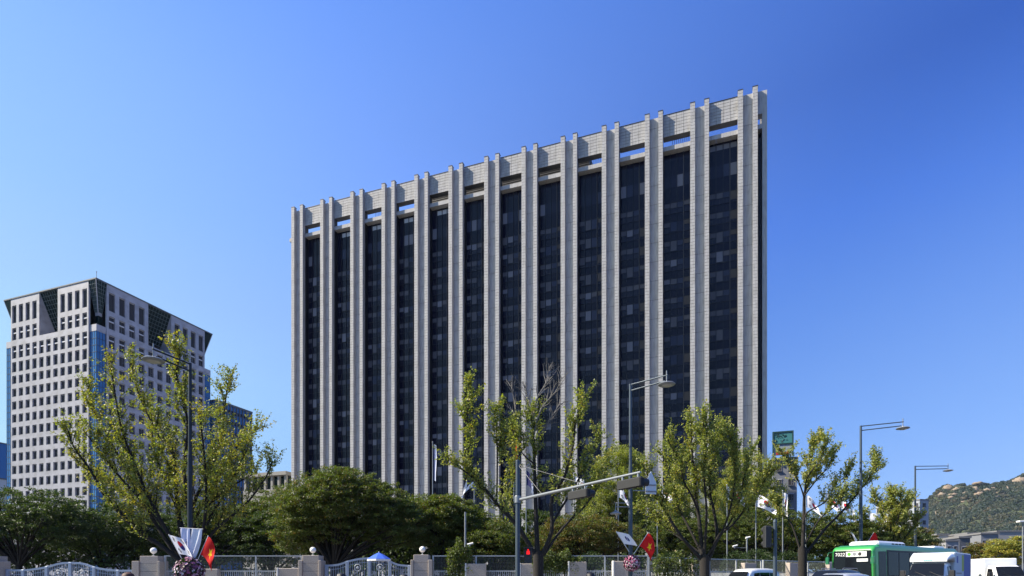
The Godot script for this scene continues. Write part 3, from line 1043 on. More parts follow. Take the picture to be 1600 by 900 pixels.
	street_tree("street_tree", "open forked street tree with bare lower limbs in front of the bus", 46.0, 1254, 0.33, 858, [
		[[1254, 862], [1256, 809], [1257, 772], [1264, 740], [1270, 705], [1280, 686], 0.6, 0.16],
		[[1256, 790], [1256, 777], [1248, 753], [1234, 728], [1222, 708], -1.2, 0.08],
		[[1251, 862], [1237, 820], [1220, 799], [1208, 786], 1.0, 0.09],
		[[1256, 815], [1262, 800], [1288, 785], [1318, 752], [1326, 733], -0.8, 0.08],
		[[1257, 775], [1264, 765], [1280, 745], [1296, 727], [1304, 705], 1.2, 0.07],
		[[1257, 868], [1288, 828], [1314, 801], [1344, 766], [1362, 740], [1370, 718], 1.5, 0.13],
		[[1257, 770], [1262, 745], [1284, 715], [1288, 690], -1.4, 0.06],
		[[1258, 850], [1280, 812], [1306, 790], [1318, 770], -2.0, 0.07]], o)
	o = {"side": 4.2, "bare": 0.1, "blen": 2.4, "twig": 5.0, "leaves": 4, "size": 0.15, "tlen": 1.55, "yel": 0.18}
	street_tree("street_tree", "rounded young street tree behind the bus roof", 60.0, 1392, 0.22, 862, [
		[[1392, 866], [1388, 830], [1378, 800], [1366, 778], 1.0, 0.10],
		[[1392, 864], [1392, 820], [1394, 790], [1392, 770], -0.8, 0.12],
		[[1393, 866], [1408, 830], [1418, 800], [1424, 778], 1.4, 0.10],
		[[1391, 866], [1370, 842], [1352, 820], [1346, 806], -1.0, 0.08],
		[[1394, 864], [1414, 840], [1428, 822], [1434, 812], -1.2, 0.08],
		[[1392, 860], [1400, 822], [1408, 790], [1406, 774], -2.0, 0.08]], o)

func garden_trees():
	var g := "garden trees behind the fence"
	var zc := zelkova_col
	# [u of base, distance, trunk height, [[u, v, depth offset, rx, ry, rz], ...], clumps, label, red share]
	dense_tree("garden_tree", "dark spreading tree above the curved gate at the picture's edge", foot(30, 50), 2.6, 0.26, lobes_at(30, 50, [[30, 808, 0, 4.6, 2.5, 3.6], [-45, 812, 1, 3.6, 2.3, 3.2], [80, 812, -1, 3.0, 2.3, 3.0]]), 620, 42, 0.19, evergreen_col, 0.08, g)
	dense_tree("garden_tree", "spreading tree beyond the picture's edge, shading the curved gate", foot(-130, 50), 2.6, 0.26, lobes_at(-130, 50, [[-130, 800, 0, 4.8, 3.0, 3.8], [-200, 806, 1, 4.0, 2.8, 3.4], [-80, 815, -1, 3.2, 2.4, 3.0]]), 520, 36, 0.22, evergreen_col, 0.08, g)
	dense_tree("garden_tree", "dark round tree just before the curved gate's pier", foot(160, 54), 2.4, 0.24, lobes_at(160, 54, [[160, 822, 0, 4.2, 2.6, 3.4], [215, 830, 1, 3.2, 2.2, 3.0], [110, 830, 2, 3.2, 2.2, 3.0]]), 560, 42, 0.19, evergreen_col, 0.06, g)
	dense_tree("garden_tree", "dark tree filling the gap behind the yellowing street tree", foot(330, 56), 2.4, 0.24, lobes_at(330, 56, [[300, 822, 0, 4.0, 2.6, 3.2], [370, 828, 1, 3.6, 2.4, 3.0], [405, 836, -1, 2.4, 2.2, 2.4]]), 560, 42, 0.19, evergreen_col, 0.08, g)
	dense_tree("garden_tree", "dark tree closing the gap left of the russet-tipped dome", foot(425, 58), 2.2, 0.24, lobes_at(425, 58, [[424, 812, 0, 2.8, 3.2, 2.6], [398, 826, 0.5, 2.6, 2.8, 2.4], [440, 792, 0, 1.6, 2.0, 1.6]]), 560, 42, 0.18, zc, 0.12, g)
	dense_tree("garden_tree", "broad dome of russet-tipped green behind the gate with the blue parasol", foot(522, 47), 2.2, 0.30, lobes_at(522, 47, [[528, 788, 0, 4.4, 2.9, 3.8], [478, 806, -0.5, 2.7, 2.3, 2.8], [590, 800, 0.3, 3.2, 2.4, 3.0], [534, 764, 0, 2.4, 1.6, 2.4], [620, 822, 0, 2.4, 1.9, 2.4], [462, 830, 0, 1.9, 1.7, 2.0]]), 1500, 44, 0.17, zc, 0.16, g)
	dense_tree("garden_tree", "lower dark green dome beside the russet-tipped one", foot(690, 51), 2.2, 0.26, lobes_at(690, 51, [[690, 818, 0, 4.0, 2.5, 3.4], [650, 812, 0.5, 2.6, 2.2, 2.6], [742, 836, 0, 3.0, 2.0, 2.6], [700, 800, 0, 2.3, 1.5, 2.3]]), 1000, 42, 0.18, zc, 0.12, g)
	dense_tree("garden_tree", "small tree sloping down towards the signal mast", foot(775, 49), 1.6, 0.16, lobes_at(775, 49, [[772, 846, 0, 2.3, 1.6, 2.2], [800, 856, 0, 1.7, 1.2, 1.6]]), 330, 40, 0.17, zc, 0.14, g)
	dense_tree("garden_tree", "reddish brown low tree behind the pink flower ball", foot(915, 50), 1.5, 0.2, lobes_at(915, 50, [[905, 835, 0, 3.4, 1.8, 2.4], [955, 838, 0.5, 2.6, 1.6, 2.2], [870, 846, 0, 2.2, 1.4, 2.0]]), 520, 40, 0.16, zc, 0.55, g)
	var gc := ginkgo_col
	dense_tree("garden_tree", "bright green tree behind the signal arm", foot(968, 65), 3.0, 0.26, lobes_at(968, 65, [[965, 752, 0, 2.9, 4.0, 2.8], [938, 786, 0.5, 2.6, 2.8, 2.4], [1000, 790, 0, 2.6, 3.0, 2.4], [980, 722, 0, 1.7, 1.8, 1.7]]), 760, 34, 0.19, gc, 0.10, g, 0.7)
	dense_tree("garden_tree", "yellow-green tree half hidden by the full street tree", foot(1165, 66), 3.0, 0.26, lobes_at(1165, 66, [[1168, 752, 0, 2.8, 3.6, 2.6], [1140, 790, 0.5, 2.8, 3.0, 2.4], [1195, 786, 0, 2.6, 2.8, 2.4], [1060, 800, 0, 3.0, 3.0, 2.6]]), 760, 34, 0.19, gc, 0.30, g, 0.7)
	dense_tree("garden_tree", "dark tree in shade behind the row of flagpoles", foot(1220, 62), 2.2, 0.24, lobes_at(1220, 62, [[1200, 828, 0, 4.0, 2.6, 2.8], [1270, 834, 0, 3.6, 2.4, 2.6], [1120, 836, 0, 4.2, 2.4, 2.6], [1040, 838, 0, 3.6, 2.2, 2.6]]), 760, 40, 0.19, zc, 0.06, g)
	dense_tree("garden_tree", "dark leafy tree between the bus and the open forked tree", foot(1325, 60), 2.0, 0.22, lobes_at(1325, 60, [[1310, 838, 0, 3.2, 2.4, 2.6], [1348, 842, 0, 2.6, 2.0, 2.4]]), 420, 38, 0.19, zc, 0.08, g)
	# row of dense trees farther in, closing the view under the crowns
	var back := [[60, 64, 824], [200, 66, 822], [300, 68, 820], [420, 66, 818], [545, 62, 828], [650, 64, 826], [760, 66, 836], [860, 66, 820], [960, 68, 824], [1080, 70, 822], [1180, 72, 824], [1290, 74, 832], [1375, 78, 836]]
	var said := ["over the left half of the curved gate", "behind the granite pier with flags", "behind the yellowing tree's trunk", "left of the russet-tipped dome", "under the russet-tipped dome", "behind the parasol's right pier", "left of the signal mast", "behind the gaunt tree's trunk", "behind the pink flower ball", "behind the full street tree's trunk", "behind the white van", "behind the open forked tree", "behind the bus"]
	for k in back.size():
		var q: Array = back[k]
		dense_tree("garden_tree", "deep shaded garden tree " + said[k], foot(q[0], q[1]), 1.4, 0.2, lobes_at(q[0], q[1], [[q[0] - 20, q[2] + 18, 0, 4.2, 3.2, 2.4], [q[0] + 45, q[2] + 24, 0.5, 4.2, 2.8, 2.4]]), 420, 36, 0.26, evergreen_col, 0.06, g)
	for hq in [[-90, 205, 52.5, 858, "dark hedge behind the curved gate at the picture's edge"], [205, 500, 55.0, 856, "dark hedge behind the mesh fence left of the parasol"], [500, 830, 51.0, 860, "dark hedge behind the parasol and its gate"], [830, 1120, 62.0, 858, "dark hedge behind the pink flower ball"], [1120, 1420, 70.0, 858, "dark hedge behind the flagpoles and the bus"]]:
		hedge(hq[0], hq[1], hq[2], hq[3], hq[4])
	for s in [[1150, 861, 1.5, "left of the slim camera pole"], [1182, 858, 1.9, "beside the dark signal head"], [1232, 861, 1.6, "left of the open forked tree"], [1265, 866, 1.3, "right of the open forked tree"], [1312, 866, 1.5, "left of the bus"], [925, 862, 1.3, "behind the pink flower ball's left side"], [1045, 864, 1.4, "left of the full street tree's trunk"], [1205, 866, 1.3, "behind the grey signal pole"], [880, 866, 1.4, "right of the gaunt tree's trunk"]]:
		var d = 46.0 if s[0] < 1000 else 46.0 + 0.045 * (s[0] - 1000)
		var top: float = EYE + (HOR - s[1]) / F * d
		var lb: String = "clipped cushion-shaped pine over the fence, " + s[3]
		clipped_shrub("clipped_pine", lb, foot(s[0], d), Vector3(s[2], top / 2, s[2] * 0.8), "clipped pines behind the fence")
func hedge(u0: float, u1: float, d: float, v: float, label: String):
	var a := foot(u0, d); var b := foot(u1, d)
	var o := thing("hedge", label, "hedge", a.lerp(b, 0.5), 0.0, "garden hedges")
	var W := MB.new(); var L := Leaves.new()
	var w := b.x - a.x
	var h := at(u0, v, d).y
	var n := int(w / 1.4)
	for k in n:
		var x := -w / 2 + (k + 0.5) * w / n
		W.tube(wander(Vector3(x, 0, 0), Vector3.UP, h * 0.85, 5, 0.12, 0.2), [0.09, 0.08, 0.06, 0.05, 0.03, 0.015], 5, false)
	for k in int(w * h * 34):
		var x := rng.randf_range(-w / 2, w / 2)
		var top := h * (1.0 + 0.10 * sin(x * 0.9 + u0) + 0.06 * sin(x * 2.3))
		var p := Vector3(x, top * pow(rng.randf(), 0.8), rng.randf_range(-0.9, 0.9))
		var ax := (rdir() + Vector3(0, 0.2, 0.5)).normalized()
		var s := rng.randf_range(0.20, 0.34)
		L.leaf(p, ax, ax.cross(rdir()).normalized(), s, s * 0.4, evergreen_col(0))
	part(o, "stem", W, M.bark)
	put(o, "foliage", L.mesh(M.leaf))
func lobes_at(u0: float, d0: float, l: Array) -> Array:
	var out := []
	var base := foot(u0, d0)
	for q in l: out.append([at(q[0], q[1], d0 + q[2]) - base, Vector3(q[3], q[4], q[5])])
	return out
# ---------------------------------------------------------------- buildings farther off
# a plain block with rows of windows on its front and left side; local x runs right along the front, -z into the block
func block(called: String, label: String, at_: Vector3, yaw: float, w: float, dp: float, h: float, wall: Material, cols: int, rows: int, ww: float, wh: float, side_cols := 0, pane := "pane_grey") -> Node3D:
	var o := thing(called, label, "building", at_, yaw)
	var mb := MB.new()
	mb.box(Vector3(0, 0, -dp), Vector3(w, h, 0))
	part(o, "wall", mb, wall)
	mb = MB.new()
	mb.box(Vector3(-0.25, h, -dp - 0.25), Vector3(w + 0.25, h + 0.5, 0.25))
	part(o, "roof", mb, M.roof_grey)
	var win := office_window(ww, wh, 0)
	var ph := h / (rows + 0.35)
	for f in [0, 1]:
		var n: int = cols if f == 0 else side_cols
		var span: float = w if f == 0 else dp
		for c in n:
			for r in rows:
				var p := put(o, "window", win[0])
				var x := (c + 0.5) * span / n - ww / 2
				var y := 0.35 * ph + r * ph + (ph - wh) * 0.4
				if f == 0: p.position = Vector3(x, y, 0.0)
				else:
					p.rotation.y = -PI / 2
					p.position = Vector3(0.0, y, -span + x + 0.0)
				put(p, "pane", win[1] if pane == "pane_grey" else pane_of(win[1], M[pane]))
	return o
func pane_of(m: ArrayMesh, mt: Material) -> ArrayMesh:
	var c: ArrayMesh = m.duplicate()
	c.surface_set_material(0, mt)
	return c
func far_buildings():
	var m := mat("roof_grey", lin(0.16, 0.16, 0.165), 0.8)
	mat("wall_beige", lin(0.24, 0.23, 0.21), 0.8)
	mat("wall_grey", lin(0.25, 0.25, 0.26), 0.8)
	mat("wall_dark", lin(0.085, 0.09, 0.105), 0.7)
	mat("wall_slate", lin(0.17, 0.18, 0.20), 0.75)
	mat("wall_tile", lin(0.27, 0.295, 0.34), 0.5)
	mat("wall_cream", lin(0.55, 0.47, 0.38), 0.8)
	mat("white_wall", lin(0.7, 0.69, 0.67), 0.8)
	m = mat("roof_tile", lin(0.30, 0.085, 0.05), 0.8)
	mat("sign_green", lin(0.012, 0.05, 0.045), 0.5)
	mat("sign_teal", lin(0.05, 0.20, 0.20), 0.5)
	mat("sign_pale", lin(0.26, 0.31, 0.33), 0.5)
	mat("sign_red", lin(0.45, 0.03, 0.025), 0.5)
	var yaw := -0.3387
	# low annex past the far end of the tower
	var o := thing("annex", "low beige annex with a columned top floor beside the far end of the tower", "building", foot(380, 150), yaw)
	var mb := MB.new()
	mb.box(Vector3(0, 0, -20), Vector3(13.5, 24.0, 0))
	part(o, "wall", mb, M.wall_beige)
	mb = MB.new()
	mb.box(Vector3(0.4, 24.0, -19), Vector3(13.1, 27.4, -1.6))
	part(o, "glazing", mb, M.pane_green)
	for k in 7:
		mb = MB.new()
		mb.box(Vector3(0.2 + k * 2.15, 24.0, -0.7), Vector3(0.8 + k * 2.15, 27.4, -0.1))
		part(o, "column", mb, M.wall_beige)
	mb = MB.new()
	mb.box(Vector3(-0.5, 27.4, -20.4), Vector3(14.0, 28.3, 0.4))
	part(o, "roof", mb, M.wall_beige)
	var win := office_window(1.5, 2.0, 0)
	for c in 5:
		for r in 5:
			var p := put(o, "window", win[0]); p.position = Vector3(0.7 + c * 2.6, 2 + r * 4.2, 0)
			put(p, "pane", win[1])
	# blue glass block at the left edge
	block("blue_office", "distant blue glass office block at the picture's edge", foot(-70, 290), yaw, 27, 24, 68, M.glass_blue, 8, 14, 2.4, 2.6)
	block("podium_block", "pale low block under the distant blue office", foot(-60, 230), yaw, 20, 18, 40, M.white_wall, 6, 9, 2.2, 2.4)
	# grey block carrying a rooftop board, right of the tower
	o = block("grey_block", "grey concrete block carrying a rooftop advertising board, right of the tower", foot(1208, 150), yaw, 5.6, 20, 32.0, M.wall_slate, 2, 8, 1.4, 1.9, 4)
	o = thing("rooftop_board", "dark green framed advertising board with a red strip on a grey roof", "sign", at(1207, 713, 149) + Vector3(0, 0.3, 0), yaw)
	o.position.y = 32.5
	mb = MB.new()
	mb.box(Vector3(0, 0.5, -0.35), Vector3(4.9, 6.4, -0.1))
	part(o, "board", mb, M.sign_pale)
	for q in [[0.0, 0.2, 0.35, 6.6], [4.6, 0.2, 4.95, 6.6], [0.35, 6.25, 4.6, 6.6], [0.35, 3.3, 4.6, 3.5]]:
		mb = MB.new()
		mb.box(Vector3(q[0], q[1], -0.42), Vector3(q[2], q[3], 0.12))
		part(o, "frame", mb, M.sign_green)
	mb = MB.new()
	mb.box(Vector3(0.35, 3.5, -0.1), Vector3(4.6, 6.25, -0.02))
	part(o, "teal_field", mb, M.sign_teal)
	mb = MB.new()
	for k in 26:
		var p := Vector3(rng.randf_range(0.6, 4.3), rng.randf_range(3.7, 6.0), 0)
		mb.tube([p, p + Vector3(rng.randf_range(-0.4, 0.4), rng.randf_range(-0.4, 0.4), 0), p + Vector3(rng.randf_range(-0.6, 0.6), rng.randf_range(-0.3, 0.5), 0)], [0.05, 0.07, 0.05], 4)
	part(o, "lattice", mb, M.sign_green)
	mb = MB.new()
	mb.box(Vector3(0.9, 0.6, -0.1), Vector3(3.7, 1.3, 0.03))
	part(o, "red_strip", mb, M.sign_red)
	for x in [0.6, 4.3]:
		mb = MB.new()
		mb.box(Vector3(x - 0.1, 0, -1.8), Vector3(x + 0.1, 0.5, -0.15))
		part(o, "leg", mb, M.sign_green)
	# pale tiled office beyond the bus
	block("tiled_office", "pale tiled office block with a bluish narrow end, beyond the bus", foot(1437, 260), 0.30, 5.4, 22, 36.5, M.wall_tile, 1, 9, 1.9, 2.2, 7)
	# low buildings at the foot of the hill: [u from, u to, top v, distance, material, rows, columns, label]
	for q in [[1464, 1482, 834, 190, "wall_cream", 2, 2, "cream flat-roofed house at the foot of the hill"],
			[1478, 1498, 843, 150, "wall_grey", 3, 2, "grey flat-roofed building with two wide windows beside the cream house"],
			[1499, 1516, 838, 160, "wall_dark", 2, 1, "dark slate house wall next to the grey flat-roofed building"],
			[1512, 1532, 832, 185, "wall_beige", 3, 3, "sand-coloured block behind the dark slate house"],
			[1533, 1560, 832, 165, "wall_slate", 3, 3, "slate grey block with a flat roof above the brown trees"],
			[1558, 1640, 829, 210, "wall_grey", 2, 6, "long low grey building below the hill at the picture's edge"]]:
		var w: float = (q[1] - q[0]) / F * q[3] * 0.9
		block("low_building", q[7], foot(q[0], q[3]), -0.15, w, 12, EYE + (HOR - q[2]) / F * q[3] - 0.5, M[q[4]], q[6], q[5], minf(1.9, w / q[6] * 0.6), 1.5)
	# small house with a red tiled roof
	o = thing("small_house", "small white house with a red tiled hip roof beyond the bus", "house", foot(1463, 95), -0.2)
	mb = MB.new()
	mb.box(Vector3(-1.5, 0, -5), Vector3(1.5, 4.9, 0))
	part(o, "wall", mb, M.white_wall)
	mb = MB.new()
	var e := [Vector3(-2.1, 4.8, 0.6), Vector3(2.1, 4.8, 0.6), Vector3(2.1, 4.8, -5.6), Vector3(-2.1, 4.8, -5.6)]
	var r1 := Vector3(0, 6.7, -1.2); var r2 := Vector3(0, 6.7, -3.8)
	mb.face3(e[0], e[1], r1); mb.quad(e[1], e[2], r2, r1); mb.face3(e[2], e[3], r2); mb.quad(e[3], e[0], r1, r2)
	mb.quad(e[3], e[2], e[1], e[0])
	part(o, "roof", mb, M.roof_tile)
	var hw := office_window(0.9, 1.1, 0)
	for x in [-1.1, 0.2]:
		var p := put(o, "window", hw[0]); p.position = Vector3(x, 2.6, 0)
		put(p, "pane", hw[1])
	# small autumn trees in front of them
	var zc := zelkova_col
	dense_tree("autumn_tree", "brown-leaved tree before the slate grey block", foot(1528, 92), 2.0, 0.18, lobes_at(1528, 92, [[1528, 868, 0, 1.7, 1.9, 1.6], [1518, 878, 0, 1.5, 1.5, 1.4]]), 300, 30, 0.26, zc, 0.9, "trees before the low buildings")
	var gc := ginkgo_col
	dense_tree("autumn_tree", "yellow-green tree beside the brown-leaved one", foot(1568, 86), 2.0, 0.18, lobes_at(1568, 86, [[1566, 862, 0, 2.2, 1.9, 1.9], [1592, 860, 0, 1.8, 2.0, 1.8]]), 320, 30, 0.26, gc, 0.7, "trees before the low buildings")
	dense_tree("autumn_tree", "brownish tree between the bus and the red tiled house", foot(1428, 84), 2.0, 0.18, lobes_at(1428, 84, [[1428, 846, 0, 2.6, 2.3, 2.2], [1446, 858, 0, 1.8, 1.7, 1.8]]), 300, 30, 0.24, zc, 0.55, "trees before the low buildings")

# ---------------------------------------------------------------- the rocky hill
var hill_noise := FastNoiseLite.new()
const SKYLINE := [[1240, 886], [1330, 872], [1400, 835], [1440, 789], [1455, 776], [1470, 764], [1480, 758], [1498, 757], [1530, 758], [1562, 752], [1582, 750], [1592, 744], [1606, 738], [1700, 726], [1850, 735], [2100, 790], [2500, 870]]
func ridge(x: float) -> float:
	var u := x / 2000.0 * F + 800.0
	var k := 0
	while k < SKYLINE.size() - 2 and u > SKYLINE[k + 1][0]: k += 1
	var f := clampf((u - SKYLINE[k][0]) / float(SKYLINE[k + 1][0] - SKYLINE[k][0]), 0, 1)
	return (HOR - lerpf(SKYLINE[k][1], SKYLINE[k + 1][1], f)) / F * 2000.0
func hill_y(x: float, z: float) -> float:
	var s := clampf((-1250.0 - z) / 750.0, 0, 1)
	if z < -2000.0: s = clampf(1.0 + (z + 2000.0) / 900.0, 0, 1)
	var n := hill_noise.get_noise_2d(x, z)
	return ridge(x) * pow(s, 0.85) * (1.0 + 0.10 * n * s * (1.0 - s) * 4.0) + n * 14.0 * minf(s * 6.0, 1.0) * (0.3 + 0.7 * (1 - s)) - 3.0
func hill():
	hill_noise.seed = 5; hill_noise.frequency = 0.006; hill_noise.fractal_octaves = 4
	var m := mat("hill_soil", lin(0.075, 0.085, 0.045), 0.95)
	grain(m, noise_tex(0.03, [[0.2, Color(0.5, 0.55, 0.45)], [0.5, Color(0.8, 0.85, 0.7)], [0.8, Color(1, 0.95, 0.85)]], 40, 5), 0.006)
	m = mat("hill_rock", lin(0.36, 0.29, 0.22), 0.9, 0.0, true)
	grain(m, noise_tex(0.03, [[0.2, Color(0.55, 0.52, 0.5)], [0.5, Color(0.85, 0.83, 0.8)], [0.8, Color(1, 1, 1)]], 41, 5), 0.03)
	var mb := MB.new()
	var nx := 90; var nz := 60
	var pts := []
	for j in nz + 1:
		for i in nx + 1:
			var x := 950.0 + 1900.0 * i / nx
			var z := -1250.0 - 1500.0 * j / nz
			pts.append(Vector3(x, hill_y(x, z), z))
	for j in nz + 1:
		for i in nx + 1:
			var a: Vector3 = pts[j * (nx + 1) + mini(i + 1, nx)] - pts[j * (nx + 1) + maxi(i - 1, 0)]
			var b: Vector3 = pts[mini(j + 1, nz) * (nx + 1) + i] - pts[maxi(j - 1, 0) * (nx + 1) + i]
			mb.vert(pts[j * (nx + 1) + i], a.cross(b).normalized() * (1.0 if a.cross(b).y > 0 else -1.0))
	for j in nz:
		for i in nx:
			var a := j * (nx + 1) + i
			mb.tri(a, a + 1, a + nx + 2); mb.tri(a, a + nx + 2, a + nx + 1)
	struct("hill", mb, M.hill_soil)
	# woods: bushy crowns, each of a few dozen leafy facets
	var L := Leaves.new()
	for k in 150:
		var d := rdir()
		if d.y < -0.4: continue
		var p := d * rng.randf_range(0.72, 1.05)
		var ax := (rdir() + Vector3(0, 0.2, 0)).normalized()
		var up := (d + rdir() * 0.5).normalized()
		L.leaf(p - ax * 0.22, ax, ax.cross(up).normalized(), 0.55, 0.24, Color(1, 1, 1).darkened(rng.randf() * 0.3))
	var mm := MultiMesh.new()
	mm.transform_format = MultiMesh.TRANSFORM_3D
	mm.use_colors = true
	mm.mesh = L.mesh(M.leaf)
	var xs := []
	while xs.size() < 15000:
		var z := -1270.0 - 760.0 * rng.randf()
		var u := rng.randf_range(1385, 1680) if xs.size() < 9000 else rng.randf_range(1300, 2300)
		var x := (u - 800.0) / F * -z
		var n := hill_noise.get_noise_2d(x * 2.3 + 500, z * 2.3)
		var y := hill_y(x, z)
		var sv := HOR - (y - EYE) / -z * F
		if sv < 775 and u > 1465 and n > 0.16 and u < 1560: continue
		var r := rng.randf_range(3.0, 6.0) if rng.randf() < 0.7 else rng.randf_range(6.0, 9.5)
		xs.append([Transform3D(Basis(Vector3.UP, rng.randf() * TAU).scaled(Vector3(r, r * rng.randf_range(0.7, 1.0), r)), Vector3(x, y + r * 0.25, z)), n])
	mm.instance_count = xs.size()
	for i in xs.size():
		mm.set_instance_transform(i, xs[i][0])
		var c := Color(0.058, 0.080, 0.044).lerp(Color(0.100, 0.110, 0.058), rng.randf() * rng.randf())
		if rng.randf() < 0.10: c = Color(0.15, 0.115, 0.055)
		c = c.lerp(Color(0.040, 0.068, 0.036), clampf(-xs[i][1] * 2.2, 0.0, 0.8)).lerp(Color(0.13, 0.115, 0.060), clampf(xs[i][1] * 1.6 - 0.1, 0.0, 0.6))
		mm.set_instance_color(i, c)
	var mi := MultiMeshInstance3D.new()
	mi.multimesh = mm
	mi.name = "hillside_forest"
	tag(mi, "green woods covering the slope of the rocky hill", "forest", "", "stuff")
	add_child(mi)
	# bare rock: [u, v, half width in px, half height in px]
	var where := [[1478, 766, 3.2, 5.5, "pale cliff at the hill's left shoulder"], [1472, 773, 4.0, 2.5, "low rock step under the pale cliff"], [1523, 766, 3.6, 4.0, "upright boulder left in the row of tan rocks"], [1530, 772, 5.0, 2.6, "long low boulder in the row of tan rocks"], [1542, 768, 4.6, 3.4, "broad tan boulder in the middle of the summit rocks"], [1551, 765, 3.4, 2.8, "rounded boulder at the right of the tan rocks"], [1509, 771, 3.4, 2.2, "small pale rock among the trees near the summit"], [1490, 773, 4.5, 2.0, "scattered pale stones below the left shoulder"], [1486, 777, 3.0, 1.8, "lower pale stone under the left shoulder"], [1505, 784, 2.2, 1.3, "lone stone in the woods mid slope"], [1482, 764, 4.5, 4.5, "broken pale crag just right of the cliff"], [1515, 764, 3.0, 3.2, "pale knob left of the upright boulder"], [1496, 765, 5.0, 2.6, "stony ledge between the cliff and the tan rocks"], [1560, 770, 3.0, 2.0, "tan slab beside the old wall"], [1594, 753, 7.5, 5.0, "big bare rock dome at the picture's edge"], [1529, 755, 6.0, 1.8, "flat rocks along the summit line"], [1548, 801, 1.6, 3.0, "narrow pale rock face low in the woods"], [1463, 802, 1.4, 2.6, "small ochre bank beside the tiled office"]]
	for q in where:
		var d := 1990.0
		for z in range(-1270, -2000, -8):
			var x: float = (q[0] - 800.0) / F * -z
			if HOR - (hill_y(x, z) - EYE) / -z * F <= q[1]:
				d = -z
				break
		var s := d / F
		mb = MB.new()
		var rr := RandomNumberGenerator.new()
		rr.seed = int(q[0] * 7 + q[1])
		var fn := FastNoiseLite.new()
		fn.seed = int(q[0]); fn.frequency = 0.9; fn.fractal_octaves = 3
		var rows := 14; var k := 22
		var ids := []
		for i in rows + 1:
			var el := PI * (float(i) / rows - 0.5)
			for j in k:
				var an := TAU * j / k
				var dv := Vector3(cos(an) * cos(el), sin(el), sin(an) * cos(el))
				var rad := 1.0 + 0.6 * fn.get_noise_3dv(dv * 1.9) + 0.35 * absf(fn.get_noise_3dv(dv * 4.5)) - 0.1
				mb.col = Color(1, 1, 1) * rr.randf_range(0.8, 1.08)
				mb.vert(dv * rad * Vector3(q[2] * s, q[3] * s, q[2] * s * 0.9) * 1.4, dv)
		for i in rows:
			for j in k:
				var a := i * k + j; var b := i * k + (j + 1) % k
				mb.tri(a, a + k, b + k); mb.tri(a, b + k, b)
		var o := part(self, "rock_outcrop", mb, M.hill_rock)
		tag(o, q[4], "rock", "bare rocks on the hill")
		o.position = at(q[0], q[1] + 0.5, d - 4.0)
	# old wall climbing the slope
	mb = MB.new()
	var path := [[1549, 783], [1556, 779], [1563, 776], [1569, 773], [1574, 770], [1575, 766], [1573, 761], [1570, 757]]
	var line := []
	for q in path:
		var d := 1985.0
		for z in range(-1270, -2000, -5):
			var x: float = (q[0] - 800.0) / F * -z
			if HOR - (hill_y(x, z) - EYE) / -z * F <= q[1]:
				d = -z
				break
		line.append(at(q[0], q[1], d))
	for i in line.size() - 1:
		var a: Vector3 = line[i]; var b: Vector3 = line[i + 1]
		var dd := (b - a).normalized()
		var n := Vector3(-dd.z, 0, dd.x).normalized() * 1.5
		var hgt := Vector3(0, 6.0, 0); var dn := Vector3(0, -8, 0)
		mb.quad(a + n + dn, b + n + dn, b + n + hgt, a + n + hgt)
		mb.quad(b - n + dn, a - n + dn, a - n + hgt, b - n + hgt)
		mb.quad(a + n + hgt, b + n + hgt, b - n + hgt, a - n + hgt)
	var fw := part(self, "fortress_wall", mb, M.hill_rock)
	tag(fw, "pale old stone wall climbing the wooded hill", "wall")

